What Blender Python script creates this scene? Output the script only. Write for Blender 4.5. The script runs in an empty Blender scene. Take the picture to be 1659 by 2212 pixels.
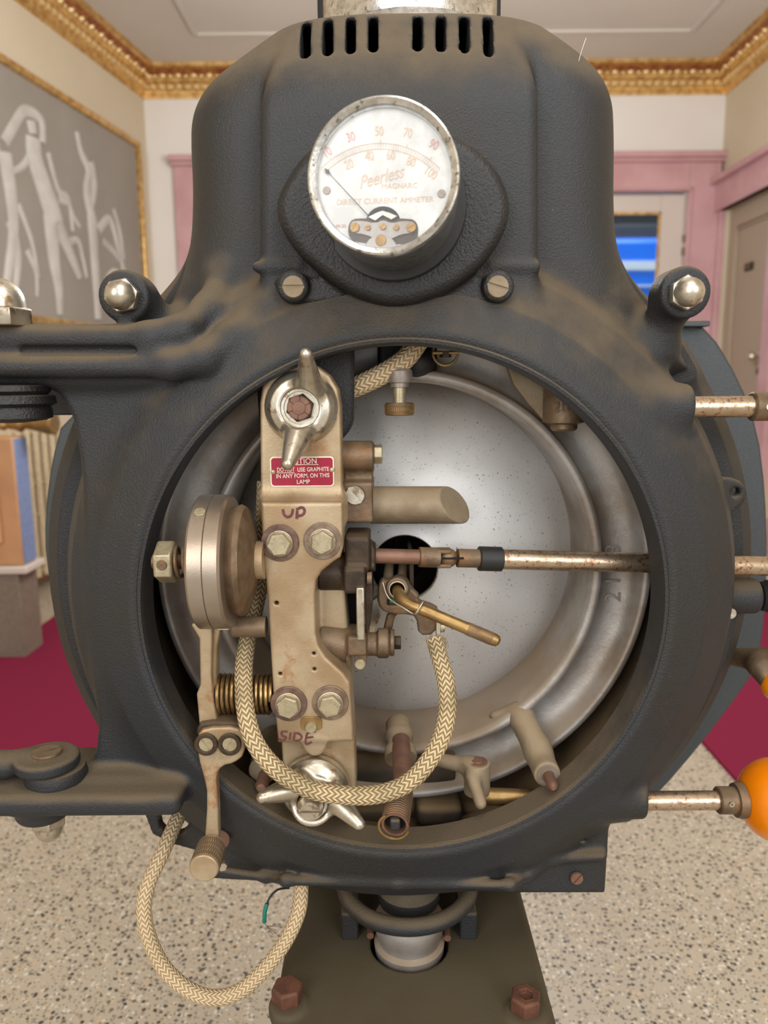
import bpy, bmesh, math, random
import numpy as np
from mathutils import Vector, Matrix, Euler
random.seed(7); np.random.seed(7)
PI = math.pi
C = bpy.context.scene.collection
SC = bpy.context.scene

# ------------------------------------------------------------------ camera
EYE = 0.95                      # camera height over the floor
PITCH, ROLL, FPX = math.radians(9.7), math.radians(-0.45), 1650.0
R_CAM = Matrix.Rotation(PI/2 - PITCH, 3, 'X') @ Matrix.Rotation(ROLL, 3, 'Z')
cam_data = bpy.data.cameras.new('camera')
cam_data.sensor_fit = 'VERTICAL'; cam_data.sensor_height = 36.0
cam_data.lens = FPX / 2212.0 * 36.0
cam_data.clip_start = 0.02
cam_data.dof.use_dof = True; cam_data.dof.focus_distance = 0.66; cam_data.dof.aperture_fstop = 6.0
cam = bpy.data.objects.new('camera', cam_data); C.objects.link(cam)
cam.matrix_world = Matrix.Translation((0, 0, EYE)) @ R_CAM.to_4x4()
SC.camera = cam
SC.view_settings.view_transform = 'Standard'; SC.view_settings.look = 'None'
SC.view_settings.gamma = 1.0; SC.view_settings.use_curve_mapping = False
SC.view_settings.exposure = 0.0

# ------------------------------------------------------------------ light
world = bpy.data.worlds.new('world'); SC.world = world; world.use_nodes = True
bgn = world.node_tree.nodes['Background']
bgn.inputs[0].default_value = (0.97, 0.98, 1.0, 1); bgn.inputs[1].default_value = 0.8

def area_light(name, loc, target, sx, sy, power, col):
    l = bpy.data.lights.new(name, 'AREA'); l.shape = 'RECTANGLE'; l.size = sx; l.size_y = sy
    l.energy = power; l.color = col
    o = bpy.data.objects.new(name, l); C.objects.link(o); o.location = loc
    d = Vector(target) - Vector(loc); o.rotation_euler = d.to_track_quat('-Z', 'Y').to_euler()
    return o
area_light('window_daylight', (-1.3, -2.2, EYE + 1.0), (0.1, 0.7, EYE - 0.1), 1.3, 1.9, 52, (1.0, 0.98, 0.94))
area_light('window_daylight', (1.5, -2.2, EYE + 1.0), (0.0, 0.7, EYE - 0.1), 1.3, 1.9, 46, (0.96, 0.98, 1.0))
for lx, ly, lw in ((0.3, 2.7, 98), (0.2, 0.1, 22)):  # added unseen point fills that brighten walls and ceiling, not fixtures of the room
    pl = bpy.data.lights.new('room_fill_light', 'POINT'); pl.energy = lw; pl.color = (1.0, .975, .94); pl.shadow_soft_size = .35
    po = bpy.data.objects.new('room_fill_light', pl); C.objects.link(po); po.location = (lx, ly, EYE + .95)

# ------------------------------------------------------------------ pixel <-> world (1659 x 2212 frame)
def ray(px, py):
    return R_CAM @ Vector(((px - 829.5) / FPX, (1106.0 - py) / FPX, -1.0))
def W(px, py, Y):                                   # point of the place on the vertical plane y = Y
    d = ray(px, py); t = Y / d.y
    return Vector((d.x * t, Y, d.z * t + EYE))
def WZ(px, py, z):                                  # point on the horizontal plane z
    d = ray(px, py); t = (z - EYE) / d.z
    return Vector((d.x * t, d.y * t, z))
def S(px, py, Y):                                   # metres per pixel there
    return Y / ray(px, py).y / FPX
def PL(pts, Y):
    r = []
    for p in pts:
        w = W(p[0], p[1], Y); r.append((w.x, w.z))
    return r
def smooth2(pts, n=1):                              # corner cutting of a closed outline
    for _ in range(n):
        q = []
        for i in range(len(pts)):
            a, b = pts[i], pts[(i + 1) % len(pts)]
            q.append((a[0]*.75 + b[0]*.25, a[1]*.75 + b[1]*.25)); q.append((a[0]*.25 + b[0]*.75, a[1]*.25 + b[1]*.75))
        pts = q
    return pts

# ------------------------------------------------------------------ materials
def srgb(*c):
    return tuple(((x/255)/12.92 if x/255 <= .04045 else ((x/255 + .055)/1.055)**2.4) for x in c) + (1,)
def mat(name, col, rough=.5, metal=0., col2=None, nscale=60, namt=.5, bump=0., bscale=400, dust=0., dustcol=(128, 108, 82),
        speck=None, speckcol=(30, 28, 25), speckscale=300, rust=0., rustcol=(120, 78, 48), rustscale=40, coord='Object', dustlo=.15, spec=.5):
    m = bpy.data.materials.new(name); m.use_nodes = True; nt = m.node_tree; N = nt.nodes; L = nt.links
    b = N['Principled BSDF']; b.inputs['Roughness'].default_value = rough; b.inputs['Metallic'].default_value = metal
    b.inputs['Specular IOR Level'].default_value = spec
    geo = N.new('ShaderNodeNewGeometry'); pos = geo.outputs['Position']
    def noise(sc, det=3, rg=.55):
        n = N.new('ShaderNodeTexNoise'); n.inputs['Scale'].default_value = sc; n.inputs['Detail'].default_value = det
        n.inputs['Roughness'].default_value = rg; L.new(pos, n.inputs['Vector']); return n.outputs['Fac']
    def ramp(src, lo, hi):
        r = N.new('ShaderNodeMapRange'); r.inputs[1].default_value = lo; r.inputs[2].default_value = hi; r.interpolation_type = 'SMOOTHSTEP'
        L.new(src, r.inputs[0]); return r.outputs[0]
    def mul(a, v):
        n = N.new('ShaderNodeMath'); n.operation = 'MULTIPLY'; L.new(a, n.inputs[0])
        if isinstance(v, (int, float)): n.inputs[1].default_value = v
        else: L.new(v, n.inputs[1])
        return n.outputs[0]
    def mix(f, a, bcol):
        n = N.new('ShaderNodeMix'); n.data_type = 'RGBA'; L.new(f, n.inputs[0])
        if isinstance(a, tuple): n.inputs[6].default_value = a
        else: L.new(a, n.inputs[6])
        n.inputs[7].default_value = bcol; return n.outputs[2]
    c1 = srgb(*col); c2 = srgb(*(col2 or tuple(x * .8 for x in col)))
    out = mix(mul(ramp(noise(nscale, 5), .35, .68), namt), c1, c2)
    if rust:
        out = mix(mul(ramp(noise(rustscale, 6, .7), .60 - rust*.25, .68 - rust*.15), .85), out, srgb(*rustcol))
    if speck is not None:
        out = mix(mul(ramp(noise(speckscale, 2), speck, speck + .05), .8), out, srgb(*speckcol))
    rsock = None
    if dust:
        sx = N.new('ShaderNodeSeparateXYZ'); L.new(geo.outputs['Normal'], sx.inputs[0])
        ad = N.new('ShaderNodeMath'); ad.operation = 'ADD'; L.new(sx.outputs[2], ad.inputs[0])
        nn = N.new('ShaderNodeMath'); nn.operation = 'MULTIPLY_ADD'; L.new(noise(25, 4), nn.inputs[0]); nn.inputs[1].default_value = .7; nn.inputs[2].default_value = -.35
        L.new(nn.outputs[0], ad.inputs[1])
        f = mul(ramp(ad.outputs[0], dustlo, dustlo + .75), dust)
        # fine scatter of lint inside the dust
        out = mix(f, out, srgb(*dustcol))
        rr = N.new('ShaderNodeMapRange'); rr.inputs[3].default_value = rough; rr.inputs[4].default_value = .95; L.new(f, rr.inputs[0])
        L.new(rr.outputs[0], b.inputs['Roughness'])
        if metal:
            rm = N.new('ShaderNodeMapRange'); rm.inputs[3].default_value = metal; rm.inputs[4].default_value = 0.; L.new(f, rm.inputs[0])
            L.new(rm.outputs[0], b.inputs['Metallic'])
    L.new(out, b.inputs['Base Color'])
    if bump:
        bp = N.new('ShaderNodeBump'); bp.inputs['Strength'].default_value = bump; bp.inputs['Distance'].default_value = .001
        L.new(noise(bscale, 3), bp.inputs['Height']); L.new(bp.outputs[0], b.inputs['Normal'])
    return m
M = {}
M['casting'] = mat('casting_paint', (42, 44, 47), .5, 0, (44, 41, 37), 9,   .8, .8, 620, .8, (108, 94, 74), dustlo=.12, speck=.73, speckcol=(120, 116, 106), speckscale=620, spec=.4)
M['black_wrinkle'] = mat('black_wrinkle', (25, 25, 27), .45, 0, (34, 32, 31), 60, .6, .9, 500, .6, (98, 84, 66), dustlo=.35)
M['inner'] = mat('dusty_inner', (72, 60, 46), .8, 0, (34, 28, 22), 18, .8, .4, 300, .8, (118, 96, 68), dustlo=.0)
M['cover'] = mat('hammered_cover', (66, 71, 74), .42, .1, (55, 60, 63), 300, .6, .5, 700)
M['nickel'] = mat('aged_nickel', (212, 205, 190), .33, .88, (165, 150, 125), 45, .6, .12, 300, rust=.25, rustcol=(140, 118, 92), rustscale=70)
M['chrome'] = mat('worn_chrome', (222, 222, 220), .24, .92, (150, 145, 135), 150, .5, .15, 500, rust=.2, rustcol=(110, 100, 90), rustscale=200)
M['tan_metal'] = mat('heat_stained_bracket', (182, 163, 134), .45, .45, (152, 124, 90), 22, .8, .2, 500, rust=.22, rustcol=(160, 116, 76), rustscale=16)
M['grey_cast'] = mat('grey_aluminium', (172, 168, 164), .46, .5, (132, 116, 100), 14, .9, .25, 300, .8, (146, 126, 102), dustlo=.1)
M['dusty_alu'] = mat('dusty_aluminium', (150, 135, 112), .6, .35, (120, 102, 80), 30, .8, .3, 400, .7, (150, 130, 102), dustlo=.1)
M['mirror'] = mat('reflector_back', (206, 205, 203), .50, .42, (190, 187, 184), 8, .5, .1, 300, .7, (165, 152, 132), speck=.66, speckcol=(70, 62, 52), speckscale=420, dustlo=.25)
M['brown_metal'] = mat('browned_metal', (124, 104, 82), .5, .5, (90, 72, 54), 60, .8, .35, 300, rust=.2, rustcol=(134, 98, 66), dust=.5, dustlo=.4)
M['dark_brown'] = mat('dark_oily_metal', (72, 58, 44), .5, .45, (46, 36, 28), 60, .8, .35, 300, dust=.5, dustlo=.4)
M['steel_drum'] = mat('turned_steel', (176, 164, 150), .36, .8, (146, 128, 110), 12, .8, .08, 800)
M['brass'] = mat('tarnished_brass', (168, 138, 90), .42, .8, (128, 100, 62), 60, .8, .15, 300)
M['rusty_rod'] = mat('rust_pitted_rod', (196, 176, 152), .3, .85, (165, 140, 112), 30, .6, .2, 400, rust=.35, rustcol=(140, 88, 60), rustscale=210)
M['rust'] = mat('rust_brown', (112, 72, 54), .7, .2, (84, 56, 44), 70, .8, .5, 300)
M['red_brown'] = mat('red_brown_rod', (132, 98, 80), .5, .35, (108, 78, 64), 60, .7, .2, 300)
M['black'] = mat('black_rubber', (34, 33, 33), .55)
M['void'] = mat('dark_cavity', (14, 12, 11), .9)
M['plate_olive'] = mat('olive_pedestal_paint', (72, 66, 50), .55, 0, (60, 52, 38), 20, .8, .2, 300, .5, (92, 80, 58))
M['orange'] = mat('orange_knob', (246, 152, 6), .22, 0, (228, 118, 4), 10, .8, spec=.6)
M['white_paint'] = mat('white_dial', (238, 237, 232), .5, spec=.3)
M['dial_ink'] = mat('faded_orange_ink', (236, 208, 184), .6)
M['dial_red'] = mat('faded_red_ink', (230, 176, 164), .6)
M['needle'] = mat('needle_black', (28, 28, 28), .5)
M['red_enamel'] = mat('red_enamel', (160, 22, 54), .3)
M['cream_ink'] = mat('cream_ink', (240, 228, 205), .45, .2)
M['marker'] = mat('purple_marker', (92, 44, 52), .7, 0, (120, 70, 60), 200, .6)
M['green_wire'] = mat('green_insulation', (20, 120, 104), .45)
M['copper'] = mat('copper_washer', (152, 134, 116), .4, .6, (104, 80, 66), 60, .8, .2)
M['washer'] = mat('burnt_washer', (128, 102, 88), .45, .5, (84, 64, 58), 90, .9, .2)
M['bolt_brass'] = mat('brassy_bolt', (184, 172, 142), .42, .6, (152, 138, 110), 120, .7, .2)
M['wall'] = mat('plaster_wall', (228, 224, 220), .85, 0, (222, 217, 210), 2, .5)
M['wall_tan'] = mat('plaster_wall_tan', (206, 194, 172), .85, 0, (198, 184, 158), 2, .5)
M['ceiling'] = mat('ceiling_paint', (206, 200, 192), .9, 0, (198, 191, 182), 1.2, .7)
M['gold'] = mat('gilt', (226, 190, 124), .36, .7, (168, 122, 62), 30, .8, .3, 120)
M['gold_pale'] = mat('gilt_pale', (246, 222, 170), .35, .5, (210, 170, 100), 40, .6)
M['gold_red'] = mat('gilt_red_ground', (128, 62, 40), .5, .4, (180, 128, 60), 40, .8, .3, 120)
M['pink_marble'] = mat('pink_marble', (204, 164, 168), .25, 0, (186, 142, 148), 3, .9)
M['door_paint'] = mat('door_paint', (206, 196, 188), .45, namt=.05)
M['door_beige'] = mat('door_beige', (168, 152, 134), .5, namt=.1)
M['carpet'] = mat('burgundy_carpet', (126, 36, 64), .95, 0, (112, 30, 56), 200, .6, .8, 260, spec=.1)
M['relief'] = mat('grey_relief_ground', (150, 144, 136), .8, 0, (140, 133, 124), 2, .7)
M['relief_light'] = mat('grey_relief_figure', (192, 189, 184), .75, 0, (174, 170, 164), 8, .8)
M['cream_iron'] = mat('cream_radiator', (206, 190, 158), .5)
M['peach'] = mat('peach_cabinet', (196, 150, 108), .5, 0, (176, 128, 92), 4, .8)

def terrazzo():
    m = bpy.data.materials.new('terrazzo'); m.use_nodes = True; N = m.node_tree.nodes; L = m.node_tree.links
    b = N['Principled BSDF']; b.inputs['Roughness'].default_value = .42
    g = N.new('ShaderNodeNewGeometry')
    n0 = N.new('ShaderNodeTexNoise'); n0.inputs['Scale'].default_value = 2.2; L.new(g.outputs[0], n0.inputs['Vector'])
    base = N.new('ShaderNodeMix'); base.data_type = 'RGBA'; L.new(n0.outputs[0], base.inputs[0])
    base.inputs[6].default_value = srgb(164, 153, 136); base.inputs[7].default_value = srgb(180, 170, 154)
    prev = base.outputs[2]
    for sc, cut, cols in ((120, .36, [(205, 198, 184), (190, 168, 138), (150, 136, 116)]), (95, .30, [(52, 50, 44), (98, 92, 80), (40, 44, 42)]), (190, .26, [(84, 72, 56), (60, 60, 54), (120, 112, 98)])):
        v = N.new('ShaderNodeTexVoronoi'); v.inputs['Scale'].default_value = sc; L.new(g.outputs[0], v.inputs['Vector'])
        nz = N.new('ShaderNodeTexNoise'); nz.inputs['Scale'].default_value = sc * 2; L.new(g.outputs[0], nz.inputs['Vector'])
        ad = N.new('ShaderNodeMath'); ad.operation = 'MULTIPLY_ADD'; L.new(nz.outputs[0], ad.inputs[0]); ad.inputs[1].default_value = .35; L.new(v.outputs['Distance'], ad.inputs[2])
        lt = N.new('ShaderNodeMapRange'); lt.inputs[1].default_value = cut + .16; lt.inputs[2].default_value = cut + .20; lt.inputs[3].default_value = 1; lt.inputs[4].default_value = 0
        L.new(ad.outputs[0], lt.inputs[0])
        sp = N.new('ShaderNodeSeparateColor'); L.new(v.outputs['Color'], sp.inputs[0])
        cr = N.new('ShaderNodeValToRGB'); cr.color_ramp.interpolation = 'CONSTANT'
        cr.color_ramp.elements[0].color = srgb(*cols[0]); cr.color_ramp.elements[1].color = srgb(*cols[2]); cr.color_ramp.elements[1].position = .7
        e = cr.color_ramp.elements.new(.4); e.color = srgb(*cols[1]); L.new(sp.outputs[0], cr.inputs[0])
        gt = N.new('ShaderNodeMath'); gt.operation = 'GREATER_THAN'; L.new(sp.outputs[1], gt.inputs[0]); gt.inputs[1].default_value = .12 if cols[0][0] > 100 else .30
        mu = N.new('ShaderNodeMath'); mu.operation = 'MULTIPLY'; L.new(lt.outputs[0], mu.inputs[0]); L.new(gt.outputs[0], mu.inputs[1])
        mx = N.new('ShaderNodeMix'); mx.data_type = 'RGBA'; L.new(mu.outputs[0], mx.inputs[0]); L.new(prev, mx.inputs[6]); L.new(cr.outputs[0], mx.inputs[7]); prev = mx.outputs[2]
    L.new(prev, b.inputs['Base Color']); return m
M['terrazzo'] = terrazzo()

def braid(name, light, dark, grime):
    m = bpy.data.materials.new(name); m.use_nodes = True; N = m.node_tree.nodes; L = m.node_tree.links
    b = N['Principled BSDF']; b.inputs['Roughness'].default_value = .9; b.inputs['Specular IOR Level'].default_value = .15
    uv = N.new('ShaderNodeUVMap'); sp = N.new('ShaderNodeSeparateXYZ'); L.new(uv.outputs[0], sp.inputs[0])
    def ma(op, a, bb=None, c=None):
        n = N.new('ShaderNodeMath'); n.operation = op
        for i, v in enumerate((a, bb, c)):
            if v is None: continue
            if isinstance(v, (int, float)): n.inputs[i].default_value = v
            else: L.new(v, n.inputs[i])
        return n.outputs[0]
    u = ma('MULTIPLY', sp.outputs[0], 7.0)
    z = ma('PINGPONG', u, .5)
    ph = ma('ADD', ma('MULTIPLY', sp.outputs[1], 200.0), ma('MULTIPLY', z, 1.7))
    s = ma('SINE', ma('MULTIPLY', ph, 2*PI))
    s = ma('MULTIPLY_ADD', s, .5, .5)
    edge = ma('MULTIPLY', ma('SINE', ma('MULTIPLY', z, 2*PI)), .5)     # valleys where the strands cross
    h = ma('MULTIPLY', s, ma('ADD', edge, .6))
    g = N.new('ShaderNodeNewGeometry'); nz = N.new('ShaderNodeTexNoise'); nz.inputs['Scale'].default_value = 22; nz.inputs['Detail'].default_value = 4; L.new(g.outputs[0], nz.inputs['Vector'])
    mr = N.new('ShaderNodeMapRange'); mr.inputs[1].default_value = .46; mr.inputs[2].default_value = .66; mr.inputs[4].default_value = grime; L.new(nz.outputs[0], mr.inputs[0])
    m1 = N.new('ShaderNodeMix'); m1.data_type = 'RGBA'; L.new(h, m1.inputs[0]); m1.inputs[6].default_value = srgb(*dark); m1.inputs[7].default_value = srgb(*light)
    m2 = N.new('ShaderNodeMix'); m2.data_type = 'RGBA'; L.new(mr.outputs[0], m2.inputs[0]); L.new(m1.outputs[2], m2.inputs[6]); m2.inputs[7].default_value = srgb(92, 84, 56)
    L.new(m2.outputs[2], b.inputs['Base Color'])
    bp = N.new('ShaderNodeBump'); bp.inputs['Strength'].default_value = .9; bp.inputs['Distance'].default_value = .0012; L.new(h, bp.inputs['Height']); L.new(bp.outputs[0], b.inputs['Normal'])
    return m
M['braid'] = braid('braided_sleeve', (232, 212, 172), (134, 110, 76), .6)
M['braid_clean'] = braid('braided_sleeve_clean', (236, 216, 180), (168, 140, 104), .15)

# ------------------------------------------------------------------ objects
def T(name, label, cat, loc=(0, 0, EYE), group=None):
    o = bpy.data.objects.new(name, None); C.objects.link(o); o.empty_display_size = .02
    o.location = Vector(loc); o['label'] = label; o['category'] = cat
    if group: o['group'] = group
    return o
def root_loc(o):
    v = Vector((0, 0, 0))
    while o is not None: v += o.location; o = o.parent
    return v
def mesh_obj(name, verts, faces, m, parent=None, bevel=0., uvs=None, smooth=True, sharp=35, label=None):
    me = bpy.data.meshes.new(name)
    off = root_loc(parent) if parent is not None else Vector((0, 0, 0))
    if isinstance(verts, np.ndarray):
        vv = verts - np.array(off)
        me.vertices.add(len(vv)); me.vertices.foreach_set('co', vv.astype(np.float32).ravel())
        me.loops.add(faces.size); me.loops.foreach_set('vertex_index', faces.astype(np.int32).ravel())
        me.polygons.add(len(faces)); me.polygons.foreach_set('loop_start', np.arange(0, faces.size, faces.shape[1], dtype=np.int32))
        me.update(calc_edges=True)
    else:
        me.from_pydata([tuple(Vector(v) - off) for v in verts], [], faces)
    me.validate(verbose=False)
    if uvs:
        ul = me.uv_layers.new(name='UVMap')
        for i, l in enumerate(me.loops): ul.data[i].uv = uvs[l.vertex_index]
    if smooth:
        me.polygons.foreach_set('use_smooth', [True] * len(me.polygons))
        if sharp: me.set_sharp_from_angle(angle=math.radians(sharp))
    me.materials.append(m)
    o = bpy.data.objects.new(name, me); C.objects.link(o)
    if parent is not None: o.parent = parent
    if bevel:
        b = o.modifiers.new('bevel', 'BEVEL'); b.width = bevel; b.segments = 2; b.limit_method = 'ANGLE'; b.angle_limit = math.radians(40)
        b.harden_normals = False
    if label: o['label'] = label
    return o
def tag(o, label, cat, group=None):
    o['label'] = label; o['category'] = cat
    if group: o['group'] = group
    return o
def frame_of(axis, up=(0, 0, 1)):
    a = Vector(axis).normalized(); up = Vector(up)
    if abs(a.dot(up)) > .98: up = Vector((0, 1, 0))
    u = up.cross(a).normalized(); v = a.cross(u)
    return a, u, v
class MB:
    def __init__(s): s.v = []; s.f = []; s.uv = None
    def add(s, vs, fs):
        o = len(s.v); s.v += [Vector(v) for v in vs]; s.f += [tuple(i + o for i in f) for f in fs]; return s
    def box(s, c, size, rot=None):
        c = Vector(c); vs = []
        for x in (-.5, .5):
            for y in (-.5, .5):
                for z in (-.5, .5):
                    d = Vector((x*size[0], y*size[1], z*size[2]))
                    if rot is not None: d = rot @ d
                    vs.append(c + d)
        return s.add(vs, [(0, 1, 3, 2), (4, 6, 7, 5), (0, 4, 5, 1), (2, 3, 7, 6), (0, 2, 6, 4), (1, 5, 7, 3)])
    def lathe(s, c, axis, prof, n=40, ph=0., up=(0, 0, 1)):
        # prof: list of (radius, height along axis)
        c = Vector(c); a, u, v = frame_of(axis, up); o = len(s.v); rings = []
        for r, h in prof:
            if r < 1e-7: s.v.append(c + a*h); rings.append((len(s.v) - 1,))
            else:
                ids = []
                for i in range(n):
                    t = 2*PI*i/n + ph; s.v.append(c + a*h + u*(r*math.cos(t)) + v*(r*math.sin(t))); ids.append(len(s.v) - 1)
                rings.append(tuple(ids))
        for A, B in zip(rings, rings[1:]):
            for i in range(n):
                j = (i + 1) % n
                if len(A) == 1 and len(B) == 1: continue
                if len(A) == 1: s.f.append((A[0], B[j], B[i]))
                elif len(B) == 1: s.f.append((A[i], A[j], B[0]))
                else: s.f.append((A[i], A[j], B[j], B[i]))
        for R_, fl in ((rings[0], 1), (rings[-1], 0)):
            if len(R_) > 1 and tuple(prof[0]) != tuple(prof[-1]): s.f.append(tuple(reversed(R_)) if fl else R_)
        return s
    def cyl(s, p0, p1, r0, r1=None, n=32, ph=0.):
        p0, p1 = Vector(p0), Vector(p1); d = p1 - p0
        return s.lathe(p0, d, [(r0, 0), (r1 if r1 is not None else r0, d.length)], n, ph)
    def ring(s, c, axis, ri, ro, h0, h1, n=40):        # closed annulus
        c = Vector(c); a, u, v = frame_of(axis); o = len(s.v)
        pr = [(ri, h0), (ro, h0), (ro, h1), (ri, h1)]
        for r, h in pr:
            for i in range(n):
                t = 2*PI*i/n; s.v.append(c + a*h + u*(r*math.cos(t)) + v*(r*math.sin(t)))
        for k in range(4):
            for i in range(n):
                j = (i + 1) % n; A = o + k*n; B = o + ((k + 1) % 4)*n
                s.f.append((A + i, A + j, B + j, B + i))
        return s
    def torus(s, c, axis, R, r, n=48, m=12, a0=0., a1=2*PI):
        c = Vector(c); a, u, v = frame_of(axis); full = abs(a1 - a0 - 2*PI) < 1e-6; o = len(s.v); K = n if full else n + 1
        for i in range(K):
            t = a0 + (a1 - a0)*i/n; d = u*math.cos(t) + v*math.sin(t)
            for k in range(m):
                p = 2*PI*k/m; s.v.append(c + d*(R + r*math.cos(p)) + a*(r*math.sin(p)))
        for i in range(n):
            i2 = (i + 1) % K
            for k in range(m):
                k2 = (k + 1) % m; s.f.append((o + i*m + k, o + i*m + k2, o + i2*m + k2, o + i2*m + k))
        if not full: s.f.append(tuple(o + k for k in range(m))); s.f.append(tuple(o + n*m + k for k in reversed(range(m))))
        return s
    def tube(s, pts, r, n=16, uv=False, sub=8, close=False):
        pts = [Vector(p) for p in pts]
        if sub > 1: pts = spline(pts, sub, close)
        rr = r if callable(r) else (lambda t: r)
        N_ = len(pts); o = len(s.v); tan = []
        for i in range(N_):
            if close: d = pts[(i + 1) % N_] - pts[i - 1]
            else: d = pts[min(i + 1, N_ - 1)] - pts[max(i - 1, 0)]
            tan.append(d.normalized())
        u = tan[0].orthogonal().normalized()
        if abs(tan[0].y) < .9: u = (Vector((0, -1, 0)) - tan[0]*tan[0].dot(Vector((0, -1, 0)))).normalized()
        L_ = 0.; uvs = []
        m = n + 1 if uv else n
        for i in range(N_):
            if i: L_ += (pts[i] - pts[i-1]).length
            u = (u - tan[i]*u.dot(tan[i])).normalized(); w = tan[i].cross(u); q = rr(i/(N_ - 1))
            for k in range(m):
                t = 2*PI*k/n; s.v.append(pts[i] + (u*math.cos(t) + w*math.sin(t))*q); uvs.append((k/n, L_))
        for i in range(N_ if close else N_ - 1):
            i2 = (i + 1) % N_
            for k in range(n):
                k2 = k + 1 if uv else (k + 1) % n
                s.f.append((o + i*m + k, o + i*m + k2, o + i2*m + k2, o + i2*m + k))
        if not close:
            s.f.append(tuple(o + k for k in reversed(range(n)))); s.f.append(tuple(o + (N_-1)*m + k for k in range(n)))
        if uv: s.uv = (s.uv or []) + uvs
        return s
    def prism(s, poly, Y0, Y1):
        # poly: (x, z) outline, extruded from y=Y0 to y=Y1
        a = sum(poly[i][0]*poly[(i+1) % len(poly)][1] - poly[(i+1) % len(poly)][0]*poly[i][1] for i in range(len(poly)))
        if a < 0: poly = list(reversed(poly))
        n = len(poly); vs = [(x, Y0, z) for x, z in poly] + [(x, Y1, z) for x, z in poly]
        fs = [tuple(range(n)), tuple(reversed(range(n, 2*n)))] + [(i + n, (i+1) % n + n, (i+1) % n, i) for i in range(n)]
        return s.add(vs, fs)
    def extr(s, pts, vec):
        pts = [Vector(p) for p in pts]; vec = Vector(vec); n = len(pts)
        return s.add(pts + [p + vec for p in pts], [tuple(range(n)), tuple(reversed(range(n, 2*n)))] + [(i + n, (i+1) % n + n, (i+1) % n, i) for i in range(n)])
    def ball(s, c, r, sc=(1, 1, 1), n=24, m=14):
        c = Vector(c); o = len(s.v)
        for i in range(m + 1):
            p = PI*i/m
            for k in range(n):
                t = 2*PI*k/n; s.v.append(c + Vector((r*sc[0]*math.sin(p)*math.cos(t), r*sc[1]*math.sin(p)*math.sin(t), r*sc[2]*math.cos(p))))
        for i in range(m):
            for k in range(n):
                k2 = (k + 1) % n; s.f.append((o + i*n + k, o + (i+1)*n + k, o + (i+1)*n + k2, o + i*n + k2))
        return s
    def screw(s, c, axis, r, h, ang=0., dome=.15):
        # slotted head: two half discs over a lower disc
        a, u, v = frame_of(axis); c = Vector(c)
        s.lathe(c, a, [(r, 0), (r, h*.6)], 28)
        g = r*.16; n = 12
        for sg in (1, -1):
            t0 = math.asin(g/r); arc = []
            for i in range(n + 1):
                t = t0 + (PI - 2*t0)*i/n; x, y = r*math.cos(t), r*math.sin(t)
                arc.append((x, y))
            out = []
            for (x, y) in arc:
                X, Y_ = x*math.cos(ang) - sg*y*math.sin(ang), x*math.sin(ang) + sg*y*math.cos(ang)
                out.append((X, Y_))
            vs = [c + u*x + v*y + a*(h*.6) for x, y in out] + [c + u*x*.93 + v*y*.93 + a*h for x, y in out]
            m = len(out); s.add(vs, [tuple(range(m, 2*m)), tuple(reversed(range(m)))] + [(i, (i+1) % m, (i+1) % m + m, i + m) for i in range(m)])
        return s
    def hexhead(s, c, axis, r, h, ph=0.):
        s.lathe(c, axis, [(r, 0), (r, h*.86), (r*.88, h)], 6, ph)
        return s
    def build(s, name, m, parent=None, bevel=0., label=None, sharp=35, smooth=True):
        return mesh_obj(name, s.v, s.f, m, parent, bevel, s.uv, smooth, sharp, label)
def spline(pts, sub, close=False):
    n = len(pts); out = []
    rng = range(n if close else n - 1)
    for i in rng:
        if close: p0, p1, p2, p3 = pts[i-1], pts[i], pts[(i+1) % n], pts[(i+2) % n]
        else: p0, p1, p2, p3 = pts[max(i-1, 0)], pts[i], pts[i+1], pts[min(i+2, n-1)]
        for k in range(sub):
            t = k/sub; out.append(.5*((2*p1) + (p2 - p0)*t + (2*p0 - 5*p1 + 4*p2 - p3)*t*t + (3*p1 - p0 - 3*p2 + p3)*t*t*t))
    if not close: out.append(pts[-1])
    return out
def text(name, body, loc, size, m, parent, ax=None, depth=.0002, rot=0., align='CENTER', sx=1., shear=0., label=None, offset=0.):
    cu = bpy.data.curves.new(name, 'FONT'); cu.body = body; cu.size = size; cu.align_x = align; cu.align_y = 'CENTER'
    cu.extrude = depth; cu.shear = shear; cu.offset = offset; cu.resolution_u = 4
    tmp = bpy.data.objects.new(name, cu); C.objects.link(tmp)
    me = bpy.data.meshes.new_from_object(tmp); bpy.data.objects.remove(tmp)
    if ax is None: u, v = Vector((1, 0, 0)), Vector((0, 0, 1))
    else: u, v = ax
    n = u.cross(v); off = root_loc(parent) if parent is not None else Vector()
    c, s_ = math.cos(rot), math.sin(rot)
    for vt in me.vertices:
        x, y, z = vt.co; x *= sx; X, Y_ = x*c - y*s_, x*s_ + y*c
        vt.co = Vector(loc) - off + u*X + v*Y_ + n*z
    me.materials.clear(); me.materials.append(m); me.name = name
    o = bpy.data.objects.new(name, me); C.objects.link(o)
    if parent is not None: o.parent = parent
    if label: o['label'] = label
    return o

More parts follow.
